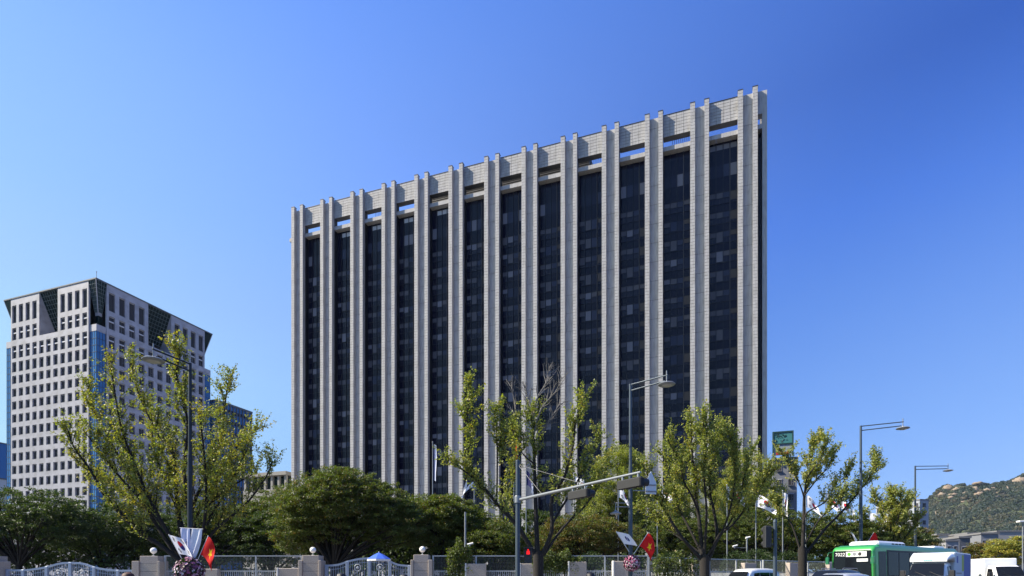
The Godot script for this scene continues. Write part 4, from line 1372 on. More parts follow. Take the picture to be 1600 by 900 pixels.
# ---------------------------------------------------------------- fence, gates and piers along the garden
const FD := 42.0
func fx(u: float, d := FD) -> float: return (u - 800.0) / F * d
func fy(v: float, d := FD) -> float: return EYE + (HOR - v) / F * d
func fence_line():
	var m := mat("pier_stone", lin(0.52, 0.46, 0.41), 0.85, 0.0, true)
	grain(m, noise_tex(0.05, [[0.2, Color(0.78, 0.76, 0.74)], [0.8, Color(1, 1, 1)]], 50, 5), 0.6)
	mat("gate_metal", lin(0.30, 0.36, 0.46), 0.45, 0.2)
	mat("fence_metal", lin(0.42, 0.44, 0.46), 0.5, 0.2)
	mat("mesh_wire", lin(0.18, 0.20, 0.20), 0.5, 0.3)
	m = mat("globe_white", lin(0.82, 0.81, 0.78), 0.25)
	mat("parasol_blue", lin(0.03, 0.11, 0.55), 0.8)
	mat("white_paint", lin(0.75, 0.75, 0.74), 0.5)
	# gate piers: [u of the tall middle block from, to, top v, flank left, flank right, flank top v, has globe at u, v]
	for q in [[-22, 2, 869, -34, 9, 877, -10, 860, "gate pier at the picture's edge"], [226, 254, 869, 215, 258, 877, 240, 861, "gate pier beside the flag-hung lamp post"], [477, 502, 868, 471, 506, 876, 489, 861, "gate pier left of the blue parasol"], [648, 671, 867, 644, 677, 875, 660, 859, "gate pier right of the blue parasol"]]:
		var o := thing("gate_pier", "stepped pinkish granite " + q[8], "pier", Vector3(fx((q[0] + q[1]) / 2.0), 0.13, -FD), 0.0, "granite gate piers")
		var c := fx((q[0] + q[1]) / 2.0)
		var x0 := fx(q[0]) - c; var x1 := fx(q[1]) - c
		var top := fy(q[2]) - 0.13
		# courses of stone slabs, each with its own joint
		var courses := 5
		for k in courses:
			var mb := MB.new()
			stone(mb, 1.0, 0.05)
			mb.chamfer(Vector3(x0, k * top / courses + 0.006, -0.55), Vector3(x1, (k + 1) * top / courses - 0.006, 0.55), 0.02)
			part(o, "stone_course", mb, M.pier_stone)
		var ft := fy(q[5]) - 0.13
		for f in [[fx(q[3]) - c, x0 - 0.004], [x1 + 0.004, fx(q[4]) - c]]:
			var mb := MB.new()
			stone(mb, 0.97, 0.05)
			mb.chamfer(Vector3(f[0], 0, -0.42), Vector3(f[1], ft, 0.66), 0.02)
			part(o, "flank_block", mb, M.pier_stone)
		var g := thing("globe_lamp", "white globe lamp on the " + q[8], "lamp", Vector3(fx(q[6]), fy(q[2]), -FD), 0.0, "globe lamps on the gate piers")
		var mb := MB.new()
		mb.lathe(Vector3.ZERO, [Vector2(0, 0), Vector2(0.12, 0.0), Vector2(0.12, 0.03), Vector2(0.035, 0.05), Vector2(0.035, 0.16), Vector2(0.09, 0.18), Vector2(0.09, 0.21), Vector2(0, 0.21)], 12)
		part(g, "stem", mb, M.fence_metal)
		mb = MB.new()
		mb.ball(Vector3(0, 0.40, 0), Vector3.ONE * 0.225, 18, 12)
		part(g, "globe", mb, M.globe_white)
	gate("curved metal gate with two round medallions at the picture's edge", [[10, 889.5], [40, 889.5], [72, 885], [92, 879.5], [110, 878], [130, 879.5], [150, 886], [180, 890], [214, 890]], [12, 36, 73, 110, 147, 184, 212], [[92, 896], [128, 896]])
	gate("curved metal gate behind the blue parasol", [[508, 882.5], [528, 881], [545, 875.5], [562, 872], [577, 871], [592, 872], [608, 875.5], [622, 881], [642, 883]], [510, 543, 577, 609, 640], [[559, 887], [594, 887]])
	fence_run("steel mesh fence on a low wall left of the blue parasol", 258, 471, [[315, 346, 889], [440, 471, 888]])
	fence_run("steel mesh fence overgrown in places behind the signal mast", 677, 1012, [[730, 760, 881], [814, 836, 881], [889, 915, 878], [958, 985, 877]])
	fence_turn()
	# parasol of the guard post
	var o := thing("parasol", "bright blue parasol standing in front of the curved gate", "parasol", foot(592, 40.5, 0.13))
	var pv := at(592, 863, 40.5).y - 0.13
	var ev := at(592, 873.5, 40.5).y - 0.13
	var mb := MB.new()
	var rad := 0.83
	for k in 8:
		var a0 := TAU * k / 8; var a1 := TAU * (k + 1) / 8
		var p0 := Vector3(cos(a0) * rad, ev, sin(a0) * rad); var p1 := Vector3(cos(a1) * rad, ev, sin(a1) * rad)
		var top := Vector3(0, pv, 0)
		var m0 := p0.lerp(top, 0.5) + Vector3(0, 0.03, 0); var m1 := p1.lerp(top, 0.5) + Vector3(0, 0.03, 0)
		mb.quad(p1, p0, m0, m1); mb.face3(m1, m0, top)
		mb.quad(p0, p1, p1 + Vector3(0, -0.012, 0), p0 + Vector3(0, -0.012, 0))
	part(o, "canopy", mb, M.parasol_blue)
	mb = MB.new()
	for k in 8:
		var a0 := TAU * k / 8; var a1 := TAU * (k + 1) / 8
		var p0 := Vector3(cos(a0) * rad, ev - 0.012, sin(a0) * rad); var p1 := Vector3(cos(a1) * rad, ev - 0.012, sin(a1) * rad)
		mb.quad(p0, p0 + Vector3(0, -0.13, 0), p1 + Vector3(0, -0.13, 0), p1)
	part(o, "valance", mb, M.white_paint)
	mb = MB.new()
	mb.rod(Vector3(0, 0, 0), Vector3(0, pv + 0.08, 0), 0.022, 8)
	part(o, "pole", mb, M.white_paint)
	for k in 8:
		mb = MB.new()
		mb.rod(Vector3(0, ev + 0.02, 0), Vector3(cos(TAU * k / 8) * rad * 0.97, ev, sin(TAU * k / 8) * rad * 0.97), 0.008, 5)
		part(o, "rib", mb, M.white_paint)
	mb = MB.new()
	mb.chamfer(Vector3(-0.28, 0, -0.28), Vector3(0.28, 0.12, 0.28), 0.02)
	part(o, "base", mb, M.wall_grey)
	vine("leafy creeper hanging over the fence beside the flagpole with the white flag", 700, 736, 846, 894, 500)
	vine("leafy creeper along the fence top behind the gaunt tree", 828, 905, 862, 882, 700)
	vine("dark creeper over the fence by the full street tree's trunk", 1020, 1092, 866, 893, 420)
func gate(label: String, line: Array, posts: Array, rings: Array):
	var o := thing("metal_gate", label, "gate", Vector3(fx(line[4][0]), 0.13, -FD), 0.0, "curved gates between the piers")
	var c := fx(line[4][0])
	var pts := []
	for q in line: pts.append(Vector3(fx(q[0]) - c, fy(q[1]) - 0.13, 0))
	var sp := smooth_line(pts, 5)
	var mb := MB.new()
	for i in sp.size() - 1:
		var a: Vector3 = sp[i]; var b: Vector3 = sp[i + 1]
		mb.quad(a + Vector3(0, -0.14, 0.05), b + Vector3(0, -0.14, 0.05), b + Vector3(0, 0, 0.05), a + Vector3(0, 0, 0.05))
		mb.quad(b + Vector3(0, -0.14, -0.05), a + Vector3(0, -0.14, -0.05), a + Vector3(0, 0, -0.05), b + Vector3(0, 0, -0.05))
		mb.quad(a + Vector3(0, 0, 0.05), b + Vector3(0, 0, 0.05), b + Vector3(0, 0, -0.05), a + Vector3(0, 0, -0.05))
		mb.quad(a + Vector3(0, -0.14, -0.05), b + Vector3(0, -0.14, -0.05), b + Vector3(0, -0.14, 0.05), a + Vector3(0, -0.14, 0.05))
	part(o, "top_rail", mb, M.gate_metal)
	var top_at := func(x: float) -> float:
		for i in sp.size() - 1:
			if x >= sp[i].x and x <= sp[i + 1].x: return lerpf(sp[i].y, sp[i + 1].y, (x - sp[i].x) / maxf(sp[i + 1].x - sp[i].x, 0.001))
		return sp[-1].y
	for u in posts:
		var x := fx(u) - c
		mb = MB.new()
		mb.chamfer(Vector3(x - 0.11, 0, -0.08), Vector3(x + 0.11, top_at.call(x) - 0.02, 0.08), 0.02)
		part(o, "post", mb, M.gate_metal)
	mb = MB.new()
	mb.box(Vector3(sp[0].x, 0.12, -0.03), Vector3(sp[-1].x, 0.24, 0.03))
	part(o, "bottom_rail", mb, M.gate_metal)
	mb = MB.new()
	for i in sp.size() - 1:
		var a: Vector3 = sp[i]; var b: Vector3 = sp[i + 1]
		mb.rod(a + Vector3(0, -0.36, 0), b + Vector3(0, -0.36, 0), 0.02, 5)
	part(o, "second_rail", mb, M.gate_metal)
	mb = MB.new()
	var x: float = sp[0].x + 0.12
	while x < sp[-1].x:
		mb.box(Vector3(x - 0.014, 0.2, -0.014), Vector3(x + 0.014, top_at.call(x) - 0.12, 0.014))
		x += 0.125
	part(o, "bars", mb, M.gate_metal).set_meta("kind", "stuff")
	for q in rings:
		var p := Vector3(fx(q[0]) - c, fy(q[1]) - 0.13, 0.03)
		mb = MB.new()
		var cir := []
		for k in 21: cir.append(p + Vector3(cos(TAU * k / 20), sin(TAU * k / 20), 0) * 0.24)
		mb.tube(cir, range(21).map(func(_k): return 0.035), 6, false)
		mb.ball(p, Vector3(0.11, 0.11, 0.05), 12, 6)
		for k in 8: mb.rod(p + Vector3(cos(TAU * k / 8), sin(TAU * k / 8), 0) * 0.09, p + Vector3(cos(TAU * k / 8), sin(TAU * k / 8), 0) * 0.24, 0.012, 4)
		part(o, "medallion", mb, M.fence_metal)
func fence_run(label: String, u0: float, u1: float, blocks: Array):
	var o := thing("mesh_fence", label, "fence", Vector3(fx(u0), 0.13, -FD))
	var w := fx(u1) - fx(u0)
	var top := fy(868) - 0.13
	mesh_fence(o, w, top)
	for q in blocks:
		var b := thing("wall_block", "plain rendered wall block under the fence " + ("left of the parasol, near %s" % ("the street tree" if q[0] < 400 else "the pier") if u0 < 600 else "by the %s" % {730: "creeper", 814: "signal mast", 889: "gaunt tree's right limb", 958: "pink flower ball"}[int(q[0])]), "wall", Vector3(fx(q[0]), 0.13, -FD + 0.35))
		var mb := MB.new()
		mb.chamfer(Vector3(0, 0, -0.22), Vector3(fx(q[1]) - fx(q[0]), fy(q[2]) - 0.13, 0.22), 0.03)
		part(b, "block", mb, M.pier_stone)
		mb = MB.new()
		mb.chamfer(Vector3(-0.12, 0, -0.26), Vector3(-0.01, fy(q[2]) - 0.1, 0.26), 0.02)
		part(b, "edge_stone", mb, M.white_wall)
func mesh_fence(o: Node3D, w: float, top: float):
	var n := maxi(1, int(round(w / 3.2)))
	for k in n + 1:
		var mb := MB.new()
		mb.box(Vector3(k * w / n - 0.05, 0, -0.05), Vector3(k * w / n + 0.05, top, 0.05))
		part(o, "post", mb, M.fence_metal)
	for y in [top - 0.03, 1.72]:
		var mb := MB.new()
		mb.box(Vector3(0.05, y - 0.035, -0.03), Vector3(w - 0.05, y + 0.035, 0.03))
		part(o, "rail", mb, M.fence_metal)
	var wire := MB.new()
	var x := 0.1
	while x < w:
		wire.box(Vector3(x - 0.004, 1.75, -0.004), Vector3(x + 0.004, top - 0.06, 0.004), "tu")
		x += 0.10
	var y := 1.85
	while y < top - 0.1:
		wire.box(Vector3(0.05, y - 0.004, 0.005), Vector3(w - 0.05, y + 0.004, 0.012), "lr")
		y += 0.10
	part(o, "wire_mesh", wire, M.mesh_wire).set_meta("kind", "stuff")
	var bars := MB.new()
	x = 0.15
	while x < w:
		bars.box(Vector3(x - 0.02, 0.1, -0.02), Vector3(x + 0.02, 1.68, 0.02))
		x += 0.14
	part(o, "bars", bars, M.fence_metal).set_meta("kind", "stuff")
func fence_turn():
	# past the corner the fence follows the kerb away to the right
	var a := Vector3(fx(1014), 0.13, -FD)
	var d := Vector3(0.848, 0, -0.53)
	for k in 3:
		var o := thing("mesh_fence", ["steel mesh fence behind the full street tree's trunk", "steel mesh fence behind the white van", "steel mesh fence behind the bus"][k], "fence", a + d * (k * 13.5), 0.5585)
		mesh_fence(o, 13.2, 2.75)
	for k in 5:
		var p := a + d * (4.0 + k * 6.2) + Vector3(0.53, 0, 0.848) * 0.4
		var b := thing("wall_block", ["rendered wall block left of the full street tree's trunk", "rendered wall block right of the full street tree's trunk", "rendered wall block behind the dark signal head", "rendered wall block left of the open forked tree", "rendered wall block right of the open forked tree"][k], "wall", p, 0.5585)
		var mb := MB.new()
		mb.chamfer(Vector3(0, 0, -0.22), Vector3(1.5, 2.35 + 0.1 * k, 0.22), 0.03)
		part(b, "block", mb, M.pier_stone)
func vine(label: String, u0: float, u1: float, v0: float, v1: float, count: int):
	var o := thing("creeper", label, "creeper", Vector3(fx((u0 + u1) / 2), 0.13, -FD + 0.15))
	var c := o.position
	var W := MB.new(); var L := Leaves.new()
	for k in 9:
		var x := fx(lerpf(u0, u1, rng.randf())) - c.x
		var ht := fy(lerpf(v0, v1, rng.randf() * 0.6)) - 0.13
		var pts := wander(Vector3(x, 0, 0.05), Vector3.UP, ht, 6, 0.15, 0.2)
		W.tube(pts, [0.03, 0.026, 0.022, 0.018, 0.014, 0.01, 0.006], 5, false)
	for k in count:
		var f := rng.randf()
		var x := fx(lerpf(u0, u1, f)) - c.x
		var edge := v0 + (v1 - v0) * 0.35 * absf(2 * f - 1) + 6.0 * sin(f * 17.0 + u0)
		var y := fy(lerpf(edge, v1 + 12, pow(rng.randf(), 1.3))) - 0.13
		var p := Vector3(x, y, rng.randf_range(-0.35, 0.4))
		spread_leaves(L, p, Vector3(0, -0.3, 0.6), 7, 0.2, 0.13, zelkova_col, 0.05)
	part(o, "stem", W, M.bark)
	put(o, "foliage", L.mesh(M.leaf))
# ---------------------------------------------------------------- lamps, signals, signs
func street_furniture():
	mat("lamp_grey", lin(0.06, 0.082, 0.105), 0.45, 0.3)
	mat("lamp_dark", lin(0.02, 0.026, 0.034), 0.45, 0.3)
	mat("lamp_pale", lin(0.24, 0.26, 0.28), 0.4, 0.3)
	mat("lens_glass", lin(0.45, 0.45, 0.42), 0.2)
	mat("signal_black", lin(0.022, 0.023, 0.025), 0.55)
	mat("signal_grey", lin(0.018, 0.019, 0.021), 0.8)
	var m := mat("signal_red", lin(0.6, 0.02, 0.02), 0.4)
	m.emission_enabled = true; m.emission = Color(1.0, 0.08, 0.06); m.emission_energy_multiplier = 0.6
	mat("wire", lin(0.2, 0.2, 0.2), 0.5, 0.5)
	mat("sign_back", lin(0.62, 0.63, 0.65), 0.45, 0.3)
	mat("petal_pink", lin(0.55, 0.16, 0.28), 0.7, 0.0, true)
	m = mat("petal", Color(1, 1, 1), 0.7, 0.0, true)
	# lamp posts: u, distance, v at the pole top, [u, v] of the arm's end, pole radius
	lamp_post("dark grey street lamp hung with two flags and white banners", 297, 28.0, 572, 238, 545, 0.13, "lamp_dark", "flag")
	lamp_post("street lamp whose pole carries a flag pair and a ball of pink flowers", 985, 33.0, 604, 1043, 586, 0.13, "lamp_grey", "flag")
	lamp_post("street lamp rising behind the bus roof", 1345, 46.0, 668, 1412, 659, 0.14, "lamp_grey", "")
	lamp_post("farthest street lamp with its arm over the trees before the tiled office", 1430, 62.0, 730, 1482, 728, 0.14, "lamp_grey", "")
	signal_mast()
	# sign panel seen from behind, on brackets of the lamp post with the flower ball
	var o := thing("house_shaped_sign", "white house-shaped road sign seen from behind, on brackets of the lamp post", "sign", at(1017, 772, 32.6), 0.25)
	var s := 32.6 / F
	var mb := MB.new()
	mb.prism(PackedVector2Array([Vector2(-9 * s, 0), Vector2(9 * s, 0), Vector2(9 * s, 18 * s), Vector2(0, 36 * s), Vector2(-9 * s, 18 * s)]), -0.02, 0.02)
	part(o, "panel", mb, M.sign_back)
	for y in [4, 14]:
		mb = MB.new()
		mb.rod(Vector3(-31 * s, y * s, 0.09), Vector3(9 * s, y * s, 0.09), 0.03, 6)
		part(o, "bracket", mb, M.lamp_pale)
	mb = MB.new()
	mb.rod(Vector3(-14 * s, 3 * s, 0.09), Vector3(-14 * s, 15 * s, 0.09), 0.02, 6)
	part(o, "bracket_strut", mb, M.lamp_pale)
	# small footway light on the same post
	o = thing("footway_light", "small cone-shaded footway light on a double bracket of the lamp post", "lamp", at(962, 803, 32.8))
	s = 32.8 / F
	mb = MB.new()
	mb.lathe(Vector3.ZERO, [Vector2(0, 0.02), Vector2(9 * s, 0), Vector2(9 * s, 0.03), Vector2(3 * s, 4 * s), Vector2(1.4 * s, 6 * s), Vector2(0, 6 * s)], 16)
	part(o, "shade", mb, M.lamp_pale)
	for y in [11, 17]:
		mb = MB.new()
		mb.rod(Vector3(0, y * s, 0), Vector3(22 * s, y * s, 0), 0.025, 6)
		part(o, "bracket", mb, M.lamp_pale)
	mb = MB.new()
	mb.rod(Vector3(0, 6 * s, 0), Vector3(0, 17 * s, 0), 0.025, 6)
	part(o, "stem", mb, M.lamp_pale)
	flower_ball("ball of pink and white flowers fixed to the lamp post", at(987, 880, 32.5), 0.46, [Color(0.50, 0.13, 0.24), Color(0.62, 0.30, 0.40), Color(0.72, 0.62, 0.64), Color(0.32, 0.05, 0.14)])
	flower_ball("basket of purple and white flowers under the flag-hung lamp post's banners", at(296, 893, 27.4), 0.66, [Color(0.30, 0.08, 0.17), Color(0.45, 0.26, 0.36), Color(0.68, 0.58, 0.62), Color(0.10, 0.03, 0.06), Color(0.09, 0.025, 0.05)])
	# signal pole on the traffic island
	o = thing("signal_pole", "grey signal pole with a dark three-light head in front of the white van", "traffic light", foot(1211, 22.0))
	s = 22.0 / F
	var top := at(1211, 811, 22).y
	mb = MB.new()
	mb.tube([Vector3.ZERO, Vector3(0, top - 0.12, 0)], [0.075, 0.068], 12)
	mb.lathe(Vector3(0, top - 0.12, 0), [Vector2(0.08, 0), Vector2(0.07, 0.06), Vector2(0.03, 0.11), Vector2(0, 0.12)], 12)
	part(o, "pole", mb, M.lamp_grey)
	var hy := at(1211, 838, 22).y
	mb = MB.new()
	mb.chamfer(Vector3(-0.42, hy - 0.42, -0.12), Vector3(-0.16, hy + 0.40, 0.10), 0.03)
	var hd := part(o, "signal_head", mb, M.signal_black)
	for k in 3:
		mb = MB.new()
		mb.t = Transform3D(Basis(Vector3(1, 0, 0), -PI / 2), Vector3(-0.29, hy - 0.27 + k * 0.27, -0.12))
		mb.lathe(Vector3.ZERO, [Vector2(0.115, 0), Vector2(0.115, 0.18), Vector2(0.10, 0.18), Vector2(0.10, 0.02), Vector2(0, 0.02)], 12)
		part(hd, "hood", mb, M.signal_black)
	for y in [hy + 0.32, hy - 0.30]:
		mb = MB.new()
		mb.rod(Vector3(-0.2, y, 0), Vector3(0, y, 0), 0.022, 6)
		part(o, "bracket", mb, M.lamp_grey)
	mb = MB.new()
	mb.chamfer(Vector3(8.6, 0.004, -23.2), Vector3(11.4, 0.14, -20.9), 0.05)
	struct("traffic_island", mb, M.kerb_stone)
	camera_pole("slim camera pole with two white cameras behind the white van", 1167, 55, 838, [[-19, 15], [1, 2]])
	camera_pole("plain grey pole with a white tube camera above the creeper", 727, 44.5, 800, [[8, 50]])
	# lamp at the right edge
	o = thing("car_park_light", "flat white light on a thin pole at the picture's right edge", "lamp", foot(1598, 62))
	var ty := at(1598, 816, 62).y
	mb = MB.new(); mb.rod(Vector3.ZERO, Vector3(0, ty, 0), 0.06, 8)
	part(o, "pole", mb, M.lamp_pale)
	mb = MB.new(); mb.chamfer(Vector3(-0.55, ty, -0.25), Vector3(0.35, ty + 0.16, 0.25), 0.05)
	part(o, "light_head", mb, M.white_paint)

func lamp_post(label: String, u: float, d: float, vt: float, ue: float, ve: float, r: float, paint: String, _x: String):
	var base := foot(u, d, 0.13)
	var o := thing("street_lamp", label, "street lamp", base, 0.0, "street lamps along the kerb")
	var top := at(u, vt, d).y - 0.13
	# the arm is level: its end stands where that height meets the line of sight
	var de := (top + 0.13 + 0.16 - EYE) / ((HOR - ve) / F)
	var e := at(ue, ve, de) - base
	e.y = top + 0.12
	var mb := MB.new()
	mb.tube([Vector3(0, 0, 0), Vector3(0, 0.9, 0), Vector3(0, 0.95, 0), Vector3(0, top * 0.62, 0), Vector3(0, top * 0.625, 0), Vector3(0, top + 0.14, 0)], [r * 1.35, r * 1.3, r, r * 0.86, r * 0.68, r * 0.58], 12)
	part(o, "pole", mb, M[paint])
	mb = MB.new()
	mb.lathe(Vector3.ZERO, [Vector2(0, 0.0), Vector2(r * 2.0, 0.0), Vector2(r * 2.0, 0.06), Vector2(r * 1.4, 0.12), Vector2(r * 1.35, 0.12)], 12)
	part(o, "base_plate", mb, M[paint])
	var dir := Vector3(e.x, 0, e.z).normalized()
	for dy in [0.10, -0.24]:
		mb = MB.new()
		var p := Vector3(0, top + dy, 0)
		var q := Vector3(e.x, top + dy + (0.06 if dy > 0 else 0.10), e.z)
		mb.rod(p, q if dy > 0 else q - dir * 0.15, 0.042, 8)
		part(o, "arm", mb, M[paint])
	mb = MB.new()
	mb.rod(Vector3(e.x, top + 0.42, e.z) - dir * 0.05, Vector3(e.x, top - 0.20, e.z) - dir * 0.05, 0.03, 8)
	part(o, "drop_rod", mb, M.lamp_pale)
	var hp := Vector3(e.x, top - 0.42, e.z) - dir * 0.05
	mb = MB.new()
	mb.lathe(hp, [Vector2(0.30, 0.0), Vector2(0.46, 0.05), Vector2(0.47, 0.08), Vector2(0.40, 0.13), Vector2(0.20, 0.19), Vector2(0.06, 0.22), Vector2(0.05, 0.26), Vector2(0, 0.26)], 24)
	var h := part(o, "lamp_head", mb, M.lamp_pale)
	mb = MB.new()
	mb.lathe(hp, [Vector2(0, -0.05), Vector2(0.18, -0.035), Vector2(0.30, -0.001), Vector2(0, 0.0)], 20)
	part(h, "lens", mb, M.lens_glass)

func signal_mast():
	var base := foot(809, 27.0, 0.13)
	var o := thing("signal_mast", "blue-grey signal mast with a long level arm over the road", "traffic light", base)
	var top := at(809, 721, 27).y - 0.13
	var mb := MB.new()
	mb.tube([Vector3.ZERO, Vector3(0, 1.0, 0), Vector3(0, 1.03, 0), Vector3(0, top, 0)], [0.145, 0.14, 0.12, 0.10], 14)
	mb.lathe(Vector3(0, top, 0), [Vector2(0.105, 0), Vector2(0.10, 0.04), Vector2(0, 0.09)], 14)
	part(o, "pole", mb, M.lamp_grey)
	var a := at(811, 781, 27) - base
	var b := at(1001, 740, 20.2) - base
	b.y = a.y + 0.05
	mb = MB.new()
	mb.tube([a, a.lerp(b, 0.5), b], [0.075, 0.062, 0.045], 10)
	part(o, "arm", mb, M.lamp_pale)
	mb = MB.new()
	mb.lathe(Vector3(0, a.y - 0.16, 0), [Vector2(0.14, 0), Vector2(0.15, 0.02), Vector2(0.15, 0.32), Vector2(0.14, 0.34)], 14)
	part(o, "clamp", mb, M.lamp_pale)
	for t in [0.24, 0.62]:
		mb = MB.new()
		mb.rod(Vector3(0, top - 0.15, 0), a.lerp(b, t), 0.009, 5)
		part(o, "stay_wire", mb, M.wire)
	# two horizontal heads under the arm, seen from behind
	var dir := (b - a).normalized()
	for t in [0.565, 0.935]:
		var h := thing("hanging_signal", "dark horizontal signal %s, seen from behind" % ("midway along the mast arm" if t < 0.7 else "at the tip of the mast arm"), "traffic light", base + a.lerp(b, t) + Vector3(0, -0.10, 0), atan2(-dir.z, dir.x), "signal heads on the mast arm")
		mb = MB.new()
		mb.t = Transform3D(Basis.IDENTITY, Vector3(0, -0.44, 0))
		mb.chamfer(Vector3(-0.62, 0.06, -0.12), Vector3(0.62, 0.38, 0.12), 0.04)
		var hs := part(h, "housing", mb, M.signal_grey)
		for k in 4:
			mb = MB.new()
			mb.t = Transform3D(Basis(Vector3(1, 0, 0), -PI / 2), Vector3(-0.45 + k * 0.30, -0.22, -0.12))
			mb.lathe(Vector3.ZERO, [Vector2(0.135, 0), Vector2(0.14, 0.24), Vector2(0.13, 0.24), Vector2(0.12, 0.03), Vector2(0, 0.03)], 14)
			part(hs, "hood", mb, M.signal_black)
		for x in [-0.4, 0.4]:
			mb = MB.new()
			mb.box(Vector3(x - 0.03, -0.07, -0.03), Vector3(x + 0.03, 0.12, 0.03))
			part(h, "hanger", mb, M.lamp_pale)
	# pedestrian light on the mast
	var pd := thing("pedestrian_light", "small pedestrian light showing red beside the signal mast", "traffic light", at(825, 880, 27.2) + Vector3(0, 0, 0.1))
	var s := 27.2 / F
	mb = MB.new()
	mb.chamfer(Vector3(-6 * s, 0, -0.13), Vector3(6 * s, 24 * s, 0.10), 0.03)
	part(pd, "housing", mb, M.signal_black)
	mb = MB.new()
	mb.ball(Vector3(0, 20.5 * s, 0.12), Vector3(1.2 * s, 1.2 * s, 0.02), 8, 5)
	mb.prism(PackedVector2Array([Vector2(-2.6 * s, 13.5 * s), Vector2(2.6 * s, 13.5 * s), Vector2(2.2 * s, 19 * s), Vector2(-2.2 * s, 19 * s)]), 0.102, 0.125)
	part(pd, "red_figure", mb, M.signal_red)
	mb = MB.new()
	mb.box(Vector3(-7 * s, 23.5 * s, 0.10), Vector3(7 * s, 24.6 * s, 0.30))
	part(pd, "visor", mb, M.signal_black)
	mb = MB.new()
	mb.rod(Vector3(-6 * s, 12 * s, 0), Vector3(-15 * s, 12 * s, -0.05), 0.025, 6)
	part(pd, "bracket", mb, M.lamp_grey)

func camera_pole(label: String, u: float, d: float, vt: float, cams: Array):
	var o := thing("camera_pole", label, "camera pole", foot(u, d, 0.13))
	var s := d / F
	var top := at(u, vt, d).y - 0.13
	var mb := MB.new()
	mb.tube([Vector3.ZERO, Vector3(0, top, 0)], [0.09, 0.07], 10)
	part(o, "pole", mb, M.lamp_pale)
	for c in cams:
		var p := Vector3(c[0] * s, top - c[1] * s, 0.1)
		mb = MB.new()
		mb.tube([p + Vector3(-0.22, -0.06, 0), p + Vector3(0.22, 0.06, 0)], [0.085, 0.075], 10)
		mb.lathe(p + Vector3(-0.05, -0.22, 0), [Vector2(0, 0), Vector2(0.04, 0.0), Vector2(0.04, 0.16), Vector2(0, 0.16)], 8)
		part(o, "camera", mb, M.white_paint)
		mb = MB.new()
		mb.rod(Vector3(0, p.y - 0.18, 0), p + Vector3(-0.05, -0.18, 0), 0.025, 6)
		part(o, "bracket", mb, M.lamp_pale)

func flower_ball(label: String, p: Vector3, r: float, cols: Array):
	var o := thing("flower_ball", label, "flowers", p - Vector3(0, r, 0), 0.0, "flower balls on the lamp posts")
	var L := Leaves.new()
	for k in 520:
		var d := rdir()
		var q := Vector3(0, r, 0) + d * r * rng.randf_range(0.86, 1.05)
		var c: Color = cols[rng.randi() % cols.size()]
		var kk := rng.randf_range(0.75, 1.2)
		var t1 := d.cross(rdir()).normalized()
		var t2 := d.cross(t1).normalized()
		for j in 5:
			var a := TAU * j / 5
			var ax := (t1 * cos(a) + t2 * sin(a) + d * 0.45).normalized()
			L.leaf(q, ax, ax.cross(d).normalized(), r * 0.115, r * 0.045, Color(c.r * kk, c.g * kk, c.b * kk))
	put(o, "blossom", L.mesh(M.petal))
	var G := Leaves.new()
	for k in 700:
		var d := rdir()
		var ax := (d + rdir()).normalized()
		G.leaf(Vector3(0, r, 0) + d * r * rng.randf_range(0.6, 0.95), ax, ax.cross(rdir()).normalized(), r * 0.22, r * 0.06, Color(0.03, 0.055, 0.02))
	put(o, "foliage", G.mesh(M.leaf))
	var mb := MB.new()
	mb.ball(Vector3(0, r, 0), Vector3.ONE * r * 0.6, 12, 8)
	mb.rod(Vector3(0, r, 0), Vector3(0, r, -r - 0.05), 0.03, 6)
	part(o, "basket", mb, M.signal_black)

